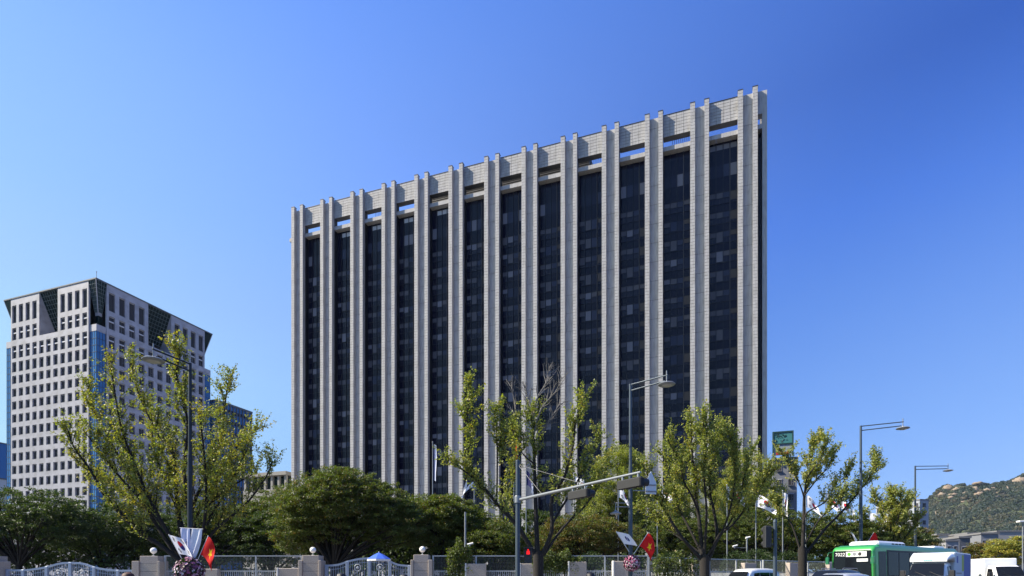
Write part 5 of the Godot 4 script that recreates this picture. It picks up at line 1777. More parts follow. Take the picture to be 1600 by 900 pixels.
# ---------------------------------------------------------------- flags
func print_tex(kind: String) -> ImageTexture:
	var w := 192; var h := 128
	var im := Image.create(w, h, false, Image.FORMAT_RGB8)
	var star := PackedVector2Array()
	for k in 10:
		var a := -PI / 2 + k * PI / 5
		star.push_back(Vector2(96, 66) + Vector2(cos(a), sin(a)) * (38.0 if k % 2 == 0 else 14.8))
	for y in h:
		for x in w:
			var c := Color(0.93, 0.93, 0.95)
			var p := Vector2(x + 0.5, y + 0.5)
			if kind == "star":
				c = Color(0.85, 0.07, 0.05)
				if Geometry2D.is_point_in_polygon(p, star): c = Color(1.0, 0.80, 0.05)
			elif kind == "circle":
				var q := (p - Vector2(96, 64)).rotated(-0.588)
				if q.length() < 32:
					var red := q.y < 0
					if (q - Vector2(-16, 0)).length() < 16: red = true
					if (q - Vector2(16, 0)).length() < 16: red = false
					c = Color(0.78, 0.08, 0.14) if red else Color(0.04, 0.10, 0.42)
				for k in 4:
					var sx := -1.0 if k < 2 else 1.0
					var sy := -1.0 if k % 2 == 0 else 1.0
					var g := p - Vector2(96 + sx * 58, 64 + sy * 38)
					g = g.rotated(-atan2(sy * 38, sx * 58))
					if absf(g.y) < 16:
						for b in 3:
							var broken := (k == 3) or (k == 1 and b == 1) or (k == 2 and b != 1)
							if absf(g.x - (b - 1) * 8.0) < 2.6 and not (broken and absf(g.y) < 1.6): c = Color(0.06, 0.06, 0.07)
			elif kind == "emblem":
				var q := p - Vector2(96, 64)
				if q.length() < 26: c = Color(0.09, 0.10, 0.36)
				if q.length() < 26 and absf(q.x + q.y * 0.3) < 5: c = Color(0.8, 0.8, 0.88)
			elif kind == "navy":
				if x < 92 and y < 84: c = Color(0.07, 0.08, 0.25)
			elif kind == "banner":
				# a dark brush mark in the middle of a pale hanging banner
				c = Color(0.88, 0.88, 0.95)
				var q := p - Vector2(96, 66)
				if absf(q.x) < 26 and absf(q.y) < 26:
					var s := sin(q.y * 0.55) * 9.0
					if absf(q.x - s) < 5.5 or (absf(absf(q.y) - 14.0) < 2.4 and absf(q.x) < 18): c = Color(0.12, 0.12, 0.18)
			elif kind == "bluewhite":
				c = Color(0.10, 0.12, 0.34) if x < 70 else Color(0.80, 0.82, 0.9)
			elif kind == "redflag":
				c = Color(0.75, 0.07, 0.06)
			im.set_pixel(x, y, c)
	return ImageTexture.create_from_image(im)
var flag_mats := {}
func flag_mat(kind: String) -> StandardMaterial3D:
	if not flag_mats.has(kind):
		var m := mat("flag_" + kind, Color(1, 1, 1), 0.85)
		m.albedo_texture = print_tex(kind)
		m.cull_mode = BaseMaterial3D.CULL_DISABLED
		m.backlight_enabled = true
		m.backlight = Color(0.45, 0.45, 0.45)
		flag_mats[kind] = m
	return flag_mats[kind]
# cloth held along one edge: hoist from a to b, flying along dir, sagging by droop (0 straight out, 1 hanging down)
func cloth(a: Vector3, b: Vector3, fly: Vector3, ln: float, droop: float, ripple: float, phase: float) -> MB:
	var mb := MB.new()
	var nx := 16; var ny := 10
	var side := fly.cross(Vector3.UP).normalized()
	var pts := []
	for j in ny + 1:
		for i in nx + 1:
			var s := float(i) / nx; var t := float(j) / ny
			var p := a.lerp(b, t)
			var sag := droop * (1.0 - 0.25 * t)
			var ang := sag * PI * 0.5 * pow(s, 0.35)
			p += fly * ln * s * cos(ang) + Vector3(0, -ln * s * sin(ang), 0)
			p += side * ripple * ln * s * sin(s * 6.5 + t * 2.2 + phase) + fly * ripple * 0.5 * ln * s * sin(t * 5.0 + phase * 1.7)
			pts.append(p)
	for j in ny + 1:
		for i in nx + 1:
			var du: Vector3 = pts[j * (nx + 1) + mini(i + 1, nx)] - pts[j * (nx + 1) + maxi(i - 1, 0)]
			var dv: Vector3 = pts[mini(j + 1, ny) * (nx + 1) + i] - pts[maxi(j - 1, 0) * (nx + 1) + i]
			mb.vert(pts[j * (nx + 1) + i], dv.cross(du), Vector2(float(i) / nx, float(j) / ny))
	for j in ny:
		for i in nx:
			var q := j * (nx + 1) + i
			mb.tri(q, q + nx + 1, q + nx + 2); mb.tri(q, q + nx + 2, q + 1)
	return mb
func flag_on(label: String, kind: String, a: Vector3, b: Vector3, fly: Vector3, ln: float, droop: float, ripple: float, phase: float, group: String):
	var o := thing("flag", label, "flag", a, 0.0, group)
	part(o, "cloth", cloth(Vector3.ZERO, b - a, fly, ln, droop, ripple, phase), flag_mat(kind))
func flags():
	# row of flagpoles in the garden: u, distance, pole top v, flag kind, droop, fly sign, label; size in metres
	var poles := [
		[676, 62, 692, "bluewhite", 0.97, 1, 3.4, "furled blue and white flag on the tall pole before the tower"],
		[741, 58, 737, "navy", 0.72, -1, 2.2, "white flag with a navy corner, hanging limp beside the gaunt tree"],
		[803, 66, 690, "redflag", 0.98, 1, 3.2, "furled red flag behind the signal mast's top"],
		[822, 62, 734, "bluewhite", 0.9, 1, 2.4, "limp white and blue flag just right of the signal mast"],
		[897, 56, 744, "circle", 0.30, 1, 1.9, "national flag with a red and blue disc above the signal arm"],
		[966, 56, 756, "circle", 0.75, 1, 1.9, "crumpled white national flag left of the lamp post with flowers"],
		[1027, 56, 753, "circle", 0.55, 1, 1.9, "national flag drooping right of the house-shaped sign"],
		[1136, 57, 759, "circle", 0.42, 1, 2.0, "national flag flying behind the full street tree, its disc in view"],
		[1181, 57, 770, "circle", 0.38, 1, 2.0, "national flag flying beside the grey block, half hidden by leaves"],
		[1223, 58, 768, "circle", 0.95, 1, 2.0, "furled white flag hanging straight down below the rooftop board"],
		[1259, 60, 772, "circle", 0.60, 1, 2.0, "drooping white flag behind the open forked tree's trunk"],
		[1290, 62, 768, "circle", 0.62, 1, 2.1, "drooping white flag right of the open forked tree's trunk"],
		[1309, 64, 772, "circle", 0.70, 1, 2.1, "drooping white flag before the tall street lamp behind the bus"],
		[1329, 68, 792, "emblem", 0.92, 1, 2.2, "white flag with a blue emblem hanging left of the lamp behind the bus"],
		[1357, 70, 800, "emblem", 0.15, 1, 2.0, "white flag with a blue emblem flying right of the lamp behind the bus"],
		[345, 60, 737, "navy", 0.85, -1, 2.2, "limp white flag showing through the yellowing street tree"]]
	for k in poles.size():
		var q: Array = poles[k]
		var base := foot(q[0], q[1], 0.13)
		var o := thing("flagpole", "flagpole of the " + " ".join(q[7].split(",")[0].split(" ").slice(0, 12)), "flagpole", base, 0.0, "garden flagpoles")
		var top := at(q[0], q[2], q[1]).y - 0.13
		var mb := MB.new()
		mb.tube([Vector3.ZERO, Vector3(0, top, 0)], [0.07, 0.04], 8)
		part(o, "pole", mb, M.lamp_pale)
		mb = MB.new()
		mb.ball(Vector3(0, top + 0.07, 0), Vector3.ONE * 0.08, 8, 6)
		part(o, "finial", mb, M.lamp_pale)
		var a := base + Vector3(0.07 * q[5], top - 0.1, 0)
		if q[4] > 0.94:                       # wrapped round its pole
			flag_on(q[7], q[3], a, a + Vector3(0, -q[6] * 1.15, 0), Vector3(0.95 * q[5], 0, 0.3).normalized(), 0.42, 0.35, 0.22, k * 1.3, "flags in the garden")
			continue
		flag_on(q[7], q[3], a, a + Vector3(0, -q[6] * 0.64, 0), Vector3(0.95 * q[5], 0, 0.3).normalized(), q[6], q[4], 0.10, k * 1.3, "flags in the garden")
	# flags on sticks fixed to the lamp posts: stick from, to; flag kind
	for q in [[290, 884, 264, 836, 27.6, "circle", "national flag on a stick leaning left from the dark lamp post", 0.16, 0.80],
			[305, 884, 325, 838, 27.6, "star", "red flag with a yellow star on a stick leaning right from the dark lamp post", 0.8, 1.0],
			[983, 862, 963, 831, 32.5, "emblem", "white flag with a blue emblem on a stick above the pink flowers", 0.14, 0.72],
			[990, 866, 1012, 833, 32.5, "star", "red flag with a yellow star on a stick above the pink flowers", 0.8, 1.05],
			[1343, 858, 1330, 832, 45.5, "emblem", "white flag on a stick left of the lamp behind the bus", 0.85, 1.0],
			[1349, 858, 1365, 832, 45.5, "star", "red flag on a stick over the bus roof", 0.85, 1.0]]:
		var a := at(q[0], q[1], q[4]); var b := at(q[2], q[3], q[4])
		var o := thing("flag_stick", "thin stick holding the " + q[6].split(" on a")[0] + (" above the flowers" if q[0] > 900 and q[0] < 1100 else (" over the bus" if q[0] > 1300 else " on the dark lamp post")), "stick", a, 0.0, "flag sticks on the lamp posts")
		var mb := MB.new()
		mb.rod(Vector3.ZERO, b - a, 0.016, 6)
		part(o, "stick", mb, M.white_paint)
		mb = MB.new()
		mb.ball(b - a, Vector3.ONE * 0.03, 8, 5)
		part(o, "tip", mb, M.white_paint)
		var sx := -1.0 if q[2] < q[0] else 1.0
		var h := (a - b) * 0.62
		var fly: Vector3 = Vector3(1.0, 0, 0.25).normalized() if q[5] != "star" else Vector3(1.0, 0, 0.15).normalized()
		flag_on(q[6], q[5], b + Vector3(0.02, 0, 0.02), b + h + Vector3(0.02, 0, 0.02), fly, q[8], q[7], 0.06, sx, "small flags on the lamp posts")
	# long white banners on the first lamp post
	for q in [[282, 825, 297, 826, "banner", "white hanging banner with a dark brush mark on the dark lamp post", 299, 879], [299.5, 826, 316, 827, "emblem0", "plain pale banner hanging at the right of the dark lamp post", 299, 879]]:
		var d := 27.6
		var o := thing("banner", q[5], "banner", at(q[0], q[1], d), 0.0, "white banners on the lamp post")
		var mb := MB.new()
		var nx := 10; var ny := 14
		var c := o.position
		var tl := at(q[0], q[1], d); var tr := at(q[2], q[3], d); var bt := at(q[6], q[7], d)
		var grid := []
		for j in ny + 1:
			for i in nx + 1:
				var s := float(i) / nx; var t := float(j) / ny
				var pinch := pow(t, 1.7)
				var p := tl.lerp(tr, s).lerp(bt + (tr - tl) * (s - 0.5) * 0.35, 1.0)
				p = tl.lerp(tr, s)
				p = Vector3(lerpf(p.x, bt.x + (s - 0.5) * 0.18, pinch), lerpf(p.y, bt.y, t), p.z + 0.06 * sin(s * 9 + t * 4) * (0.3 + t))
				grid.append(p - c)
		for j in ny + 1:
			for i in nx + 1:
				var du: Vector3 = grid[j * (nx + 1) + mini(i + 1, nx)] - grid[j * (nx + 1) + maxi(i - 1, 0)]
				var dv: Vector3 = grid[mini(j + 1, ny) * (nx + 1) + i] - grid[maxi(j - 1, 0) * (nx + 1) + i]
				mb.vert(grid[j * (nx + 1) + i], dv.cross(du), Vector2(float(i) / nx, float(j) / ny))
		for j in ny:
			for i in nx:
				var k := j * (nx + 1) + i
				mb.tri(k, k + nx + 1, k + nx + 2); mb.tri(k, k + nx + 2, k + 1)
		part(o, "cloth", mb, flag_mat("banner" if q[4] == "banner" else "plain"))
		mb = MB.new()
		mb.rod(Vector3(-0.04, 0.01, 0), tr - tl + Vector3(0.04, 0.01, 0), 0.014, 6)
		part(o, "crossbar", mb, M.white_paint)

# ---------------------------------------------------------------- vehicles: local +x is forward, z to the right-hand side
# stations: [x, low, belt, top, width low, width top]
func body_rings(st: Array, r: float) -> Array:
	var rings := []
	for s in st:
		var x: float = s[0]; var wl: float = s[4] / 2; var wt: float = s[5] / 2
		var rr := minf(r, (s[3] - s[2]) * 0.45 + 0.02)
		rings.append([Vector3(x, s[1], -wl * 0.94), Vector3(x, s[1] + 0.10, -wl), Vector3(x, s[2], -wl), Vector3(x, s[3] - rr, -wt), Vector3(x, s[3] - rr * 0.3, -wt + rr * 0.35), Vector3(x, s[3], -wt + rr * 1.1), Vector3(x, s[3] + 0.012, 0), Vector3(x, s[3], wt - rr * 1.1), Vector3(x, s[3] - rr * 0.3, wt - rr * 0.35), Vector3(x, s[3] - rr, wt), Vector3(x, s[2], wl), Vector3(x, s[1] + 0.10, wl), Vector3(x, s[1], wl * 0.94)])
	return rings
func st_at(st: Array, x: float) -> Array:
	for i in st.size() - 1:
		var a: Array = st[i]; var b: Array = st[i + 1]
		if (x <= a[0] and x >= b[0]) or (x >= a[0] and x <= b[0]):
			var f: float = (x - a[0]) / (b[0] - a[0]) if absf(b[0] - a[0]) > 1e-6 else 0.0
			var o := []
			for k in 6: o.append(lerpf(a[k], b[k], f))
			return o
	return st[-1]
# a side pane between two stations, from f0 to f1 of the way from belt to roof
func side_pane(st: Array, xa: float, xb: float, f0: float, f1: float, sgn: float, slant_a := 0.0, slant_b := 0.0) -> MB:
	var mb := MB.new()
	var p := []
	for e in [[xa, f0], [xb, f0], [xb + slant_b, f1], [xa + slant_a, f1]]:
		var s := st_at(st, e[0])
		var z := lerpf(s[4] / 2, s[5] / 2, e[1]) + 0.012
		p.append(Vector3(e[0], lerpf(s[2], s[3], e[1]), z * sgn))
	var inn := Vector3(0, 0, -0.03 * sgn)
	if (sgn > 0) == (xa < xb): mb.quad(p[0], p[1], p[2], p[3])
	else: mb.quad(p[1], p[0], p[3], p[2])
	for k in 4:
		var a: Vector3 = p[k]; var b: Vector3 = p[(k + 1) % 4]
		mb.quad(a, b, b + inn, a + inn)
	return mb
func proud(mb: MB, s: float) -> MB:
	for i in mb.v.size(): mb.v[i] += Vector3(0, 0, 0.012 * s)
	return mb
func wheel(o: Node3D, p: Vector3, r: float, w: float):
	var mb := MB.new()
	mb.t = Transform3D(Basis(Vector3(1, 0, 0), PI / 2), p)
	mb.lathe(Vector3(0, -w / 2, 0), [Vector2(r * 0.6, 0), Vector2(r * 0.93, 0), Vector2(r, w * 0.2), Vector2(r, w * 0.8), Vector2(r * 0.93, w), Vector2(r * 0.6, w)], 20)
	var t := part(o, "wheel", mb, M.tyre)
	mb = MB.new()
	mb.t = Transform3D(Basis(Vector3(1, 0, 0), PI / 2), p)
	mb.lathe(Vector3(0, -w / 2 + 0.03, 0), [Vector2(0, 0.0), Vector2(r * 0.6, 0.0), Vector2(r * 0.6, w - 0.06), Vector2(0, w - 0.06)], 14)
	part(t, "rim", mb, M.rim)
func lamp_box(o: Node3D, called: String, c: Vector3, s: Vector3, m: Material):
	var mb := MB.new()
	mb.chamfer(c - s / 2, c + s / 2, minf(s.x, minf(s.y, s.z)) * 0.3)
	part(o, called, mb, m)
func mirror(o: Node3D, p: Vector3, sgn: float, s := 1.0):
	var mb := MB.new()
	mb.chamfer(p + Vector3(-0.07, -0.10, -0.09) * s, p + Vector3(0.07, 0.16, 0.09) * s, 0.03)
	mb.rod(p, p + Vector3(-0.05, -0.08, -0.22 * sgn), 0.02, 5)
	part(o, "wing_mirror", mb, M.trim_black)
func paint(called: String, r: float, g: float, b: float) -> StandardMaterial3D:
	var m := mat(called, lin(r, g, b), 0.32)
	m.clearcoat_enabled = true; m.clearcoat = 0.7; m.clearcoat_roughness = 0.08
	return m
func traffic():
	paint("car_white", 0.72, 0.73, 0.74); paint("car_dark", 0.018, 0.02, 0.026); paint("car_silver", 0.36, 0.38, 0.42)
	paint("bus_green", 0.035, 0.30, 0.055); paint("bus_deep", 0.012, 0.13, 0.05); paint("truck_red", 0.24, 0.012, 0.014)
	mat("tyre", lin(0.018, 0.018, 0.018), 0.9); mat("rim", lin(0.35, 0.35, 0.36), 0.4, 0.7)
	mat("trim_black", lin(0.016, 0.016, 0.018), 0.55)
	var m := mat("car_glass", lin(0.008, 0.010, 0.014), 0.05)
	m.metallic_specular = 0.3
	mat("headlight", lin(0.65, 0.66, 0.68), 0.12); mat("tail_light", lin(0.4, 0.01, 0.01), 0.2)
	mat("box_panel", lin(0.50, 0.55, 0.60), 0.5); mat("print_blue", lin(0.035, 0.08, 0.34), 0.5); mat("print_yellow", lin(0.36, 0.42, 0.05), 0.5)
	mat("print_teal", lin(0.10, 0.42, 0.42), 0.5); mat("print_grey", lin(0.22, 0.23, 0.25), 0.5); mat("print_green", lin(0.10, 0.36, 0.04), 0.5)
	mat("blue_cloth", lin(0.03, 0.07, 0.34), 0.8); mat("orange_cloth", lin(0.55, 0.18, 0.03), 0.8)
	var road := -2.584
	minivan("small white van with a high rounded roof, beside the grey signal pole", "car_white", Vector3(15.9, 0, -38.1), -2.52)
	estate("dark estate car with roof rails in front of the bus", "car_dark", Vector3(16.7, 0, -30.2), road, 1.80, true)
	estate("silver car nearest the picture's lower edge, in front of the dark estate car", "car_silver", Vector3(14.35, 0, -25.6), road, 1.56, false)
	bus(Vector3(24.5, 0, -36.5), road)
	box_truck("white box truck with a rounded wind shield over its cab, overlapping the bus", Vector3(22.1, 0, -29.9), -2.42, true)
	box_truck("plain white box truck facing the camera at the picture's right edge", Vector3(32.2, 0, -38.5), -1.877, false)
	minivan("dark red van between the two white box trucks", "truck_red", Vector3(37.6, 0, -46.8), -1.1)

func minivan(label: String, pm: String, p: Vector3, yaw: float):
	var o := thing("van", label, "van", p, yaw, "vans on the road")
	var st := [[2.20, 0.38, 0.80, 0.95, 1.50, 1.30], [2.10, 0.30, 0.95, 1.08, 1.66, 1.48], [1.85, 0.28, 1.02, 1.22, 1.70, 1.52], [1.35, 0.28, 1.05, 1.74, 1.70, 1.44], [1.05, 0.28, 1.05, 1.90, 1.70, 1.42], [0.4, 0.28, 1.05, 1.97, 1.70, 1.42], [-0.9, 0.28, 1.05, 1.98, 1.70, 1.42], [-1.8, 0.28, 1.05, 1.94, 1.70, 1.40], [-2.1, 0.30, 1.05, 1.80, 1.68, 1.36], [-2.22, 0.36, 1.00, 1.45, 1.60, 1.34]]
	var mb := MB.new()
	mb.loft(body_rings(st, 0.22))
	part(o, "body", mb, M[pm])
	for s in [-1.0, 1.0]:
		for q in [[1.22, 0.42, -0.28, 0.0], [0.32, -0.72, 0.0, 0.0], [-0.82, -1.72, 0.0, 0.18]]:
			part(o, "side_window", side_pane(st, q[0], q[1], 0.08, 0.70, s, q[2], q[3]), M.car_glass)
		mirror(o, Vector3(1.35, 1.15, 0.98 * s), s)
		lamp_box(o, "headlight", Vector3(2.13, 0.82, 0.60 * s), Vector3(0.14, 0.18, 0.32), M.headlight)
		lamp_box(o, "tail_light", Vector3(-2.19, 1.0, 0.70 * s), Vector3(0.10, 0.42, 0.14), M.tail_light)
		for x in [1.35, -1.35]: wheel(o, Vector3(x, 0.30, 0.72 * s), 0.30, 0.19)
	windscreen(o, Vector3(1.87, 1.24, 0), Vector3(1.38, 1.72, 0), 0.70, 0.60)
	windscreen(o, Vector3(-2.235, 1.30, 0), Vector3(-2.10, 1.76, 0), 0.58, 0.54)
	lamp_box(o, "bumper", Vector3(2.18, 0.42, 0), Vector3(0.16, 0.20, 1.6), M.trim_black)
	lamp_box(o, "number_plate", Vector3(2.275, 0.44, 0), Vector3(0.03, 0.13, 0.36), M.white_paint)
func windscreen(o: Node3D, a: Vector3, b: Vector3, wa: float, wb: float):
	# bottom middle a, top middle b, half widths; bowed a little
	var mb := MB.new()
	var sgn := 1.0 if a.x > 0 else -1.0
	var n := 6
	var d := b - a
	var nn := Vector3(d.y, -d.x, 0).normalized()
	if nn.x * sgn < 0: nn = -nn
	for k in n:
		var z0 := -1.0 + 2.0 * k / n; var z1 := -1.0 + 2.0 * (k + 1) / n
		var f := func(z: float, p: Vector3, w: float) -> Vector3: return p + Vector3(0, 0, z * w) + nn * (0.035 + 0.02 * (1 - z * z))
		var q := [f.call(z0, a, wa), f.call(z1, a, wa), f.call(z1, b, wb), f.call(z0, b, wb)]
		if sgn > 0: mb.quad(q[1], q[0], q[3], q[2])
		else: mb.quad(q[0], q[1], q[2], q[3])
	part(o, "windscreen", mb, M.car_glass)
func estate(label: String, pm: String, p: Vector3, yaw: float, h: float, rails: bool):
	var o := thing("car", label, "car", p, yaw, "cars on the road")
	var b := h * 0.56
	var st := [[2.34, 0.36, 0.62, 0.74, 1.50, 1.30], [2.22, 0.25, b * 0.84, b * 0.92, 1.76, 1.5], [1.6, 0.22, b * 0.93, b * 1.04, 1.84, 1.56], [1.0, 0.22, b * 0.97, b * 1.12, 1.84, 1.55], [0.35, 0.22, b, h * 0.93, 1.84, 1.34], [-0.1, 0.22, b, h * 0.99, 1.84, 1.32], [-1.0, 0.22, b * 1.02, h, 1.84, 1.32], [-1.7, 0.22, b * 1.04, h * 0.965, 1.82, 1.30], [-2.15, 0.24, b * 1.05, h * 0.80, 1.78, 1.32], [-2.32, 0.34, b * 0.95, b * 1.06, 1.66, 1.40]]
	var mb := MB.new()
	mb.loft(body_rings(st, 0.16))
	part(o, "body", mb, M[pm])
	for s in [-1.0, 1.0]:
		for q in [[0.72, -0.20, -0.40, 0.0], [-0.28, -1.12, 0.0, 0.0], [-1.20, -1.86, 0.0, 0.18]]:
			part(o, "side_window", side_pane(st, q[0], q[1], 0.10, 0.76, s, q[2], q[3]), M.car_glass)
		mirror(o, Vector3(0.85, b + 0.08, 1.04 * s), s)
		lamp_box(o, "headlight", Vector3(2.20, b * 0.76, 0.66 * s), Vector3(0.22, 0.15, 0.36), M.headlight)
		lamp_box(o, "tail_light", Vector3(-2.24, b * 1.0, 0.72 * s), Vector3(0.14, 0.24, 0.22), M.tail_light)
		for x in [1.42, -1.38]: wheel(o, Vector3(x, 0.34, 0.80 * s), 0.34, 0.22)
		if rails:
			mb = MB.new()
			mb.tube([Vector3(-0.1, h * 0.985, 0.56 * s), Vector3(-0.2, h + 0.05, 0.57 * s), Vector3(-1.5, h + 0.05, 0.57 * s), Vector3(-1.62, h * 0.96, 0.56 * s)], [0.018, 0.02, 0.02, 0.018], 6)
			part(o, "roof_rail", mb, M.rim)
	windscreen(o, Vector3(1.02, b * 1.12, 0), Vector3(0.32, h * 0.935, 0), 0.70, 0.56)
	windscreen(o, Vector3(-2.19, b * 1.22, 0), Vector3(-1.84, h * 0.92, 0), 0.62, 0.54)
	lamp_box(o, "grille", Vector3(2.32, b * 0.62, 0), Vector3(0.10, 0.16, 0.9), M.trim_black)
	lamp_box(o, "number_plate", Vector3(2.37, b * 0.42, 0), Vector3(0.04, 0.12, 0.40), M.white_paint)
func bus(p: Vector3, yaw: float):
	var o := thing("bus", "green city bus with a white route board over its windscreen", "bus", p, yaw)
	o.scale.y = 1.05
	var st := [[5.52, 0.45, 1.0, 2.72, 2.30, 2.2], [5.46, 0.34, 1.15, 2.92, 2.46, 2.34], [5.25, 0.30, 1.25, 3.04, 2.50, 2.42], [4.4, 0.30, 1.25, 3.08, 2.50, 2.44], [-4.9, 0.30, 1.25, 3.08, 2.50, 2.44], [-5.35, 0.30, 1.25, 3.02, 2.48, 2.40], [-5.5, 0.40, 1.25, 2.80, 2.40, 2.30]]
	var mb := MB.new()
	mb.loft(body_rings(st, 0.16))
	part(o, "body", mb, M.bus_green)
	mb = MB.new()
	mb.chamfer(Vector3(-5.2, 2.90, -1.17), Vector3(4.9, 3.12, 1.17), 0.07)
	part(o, "roof", mb, M.bus_deep)
	mb = MB.new()
	mb.chamfer(Vector3(1.0, 3.12, -0.85), Vector3(4.3, 3.36, 0.85), 0.10)
	var ac := part(o, "roof_unit", mb, M.car_white)
	for s in [-1.0, 1.0]:
		for k in 4:
			mb = MB.new()
			mb.box(Vector3(1.15 + k * 0.42, 3.17, 0.852 * s - 0.004), Vector3(1.47 + k * 0.42, 3.25, 0.852 * s + 0.004))
			part(ac, "vent", mb, M.trim_black)
	mb = MB.new()
	mb.chamfer(Vector3(-4.6, 3.12, -0.7), Vector3(-3.2, 3.28, 0.7), 0.06)
	part(o, "roof_hatch", mb, M.car_white)
	# windscreen with the route board at its top
	windscreen(o, Vector3(5.53, 1.22, 0), Vector3(5.51, 2.80, 0), 1.08, 1.05)
	mb = MB.new()
	mb.box(Vector3(5.575, 2.46, -0.85), Vector3(5.60, 2.74, 0.30))
	var rb := part(o, "route_board", mb, M.white_paint)
	for k in 3:
		mb = MB.new()
		mb.t = Transform3D(Basis(Vector3(0, 0, 1), -PI / 2), Vector3(5.60, 2.60, 0.12 - k * 0.30))
		mb.lathe(Vector3.ZERO, [Vector2(0.10, 0.0), Vector2(0.10, 0.006), Vector2(0, 0.006)], 14)
		part(rb, "route_symbol", mb, [M.print_green, M.print_grey, M.signal_black][k])
	var tm := TextMesh.new()
	tm.text = "7022"
	tm.font_size = 32; tm.pixel_size = 0.008; tm.depth = 0.01
	var tn := put(o, "route_number", tm)
	tm.material = M.white_paint
	tn.transform = Transform3D(Basis(Vector3(0, 0, -1), Vector3(0, 1, 0), Vector3(1, 0, 0)), Vector3(5.60, 2.60, 0.64))
	lamp_box(o, "notice", Vector3(5.60, 2.26, -0.62), Vector3(0.02, 0.16, 0.62), M.white_paint)
	lamp_box(o, "dashboard", Vector3(5.40, 1.22, 0), Vector3(0.2, 0.16, 2.0), M.trim_black)
	for s in [-1.0, 1.0]:
		part(o, "window_band", side_pane(st, 4.12, -5.0, 0.05, 0.86, s), M.signal_black)
		# windows along the side, with a door or driver's window at the front
		for k in 7:
			part(o, "side_window", proud(side_pane(st, 4.0 - k * 1.28, 2.82 - k * 1.28, 0.10, 0.80, s), s), M.car_glass)
		part(o, "front_window" if s < 0 else "door", side_pane(st, 5.05, 4.20, -0.35 if s > 0 else 0.04, 0.82, s), M.car_glass)
		lamp_box(o, "headlight", Vector3(5.50, 0.78, 0.88 * s), Vector3(0.10, 0.22, 0.40), M.headlight)
		lamp_box(o, "tail_light", Vector3(-5.48, 1.1, 1.0 * s), Vector3(0.08, 0.5, 0.18), M.tail_light)
		for x in [3.0, -2.9]: wheel(o, Vector3(x, 0.48, 1.10 * s), 0.48, 0.28)
		mb = MB.new()
		mb.tube([Vector3(5.45, 2.75, 1.1 * s), Vector3(5.75, 2.7, 1.25 * s), Vector3(5.80, 2.45, 1.28 * s)], [0.025, 0.025, 0.025], 6)
		mb.chamfer(Vector3(5.72, 2.05, 1.28 * s - 0.11), Vector3(5.86, 2.45, 1.28 * s + 0.11), 0.04)
		part(o, "wing_mirror", mb, M.bus_deep)
	mb = MB.new()
	mb.box(Vector3(-0.2, 0.55, -1.262), Vector3(3.0, 1.15, -1.256))
	part(o, "side_advert", mb, M.box_panel)
	lamp_box(o, "bumper", Vector3(5.5, 0.42, 0), Vector3(0.14, 0.26, 2.2), M.bus_deep)
	lamp_box(o, "number_plate", Vector3(5.59, 0.45, 0), Vector3(0.03, 0.16, 0.5), M.white_paint)
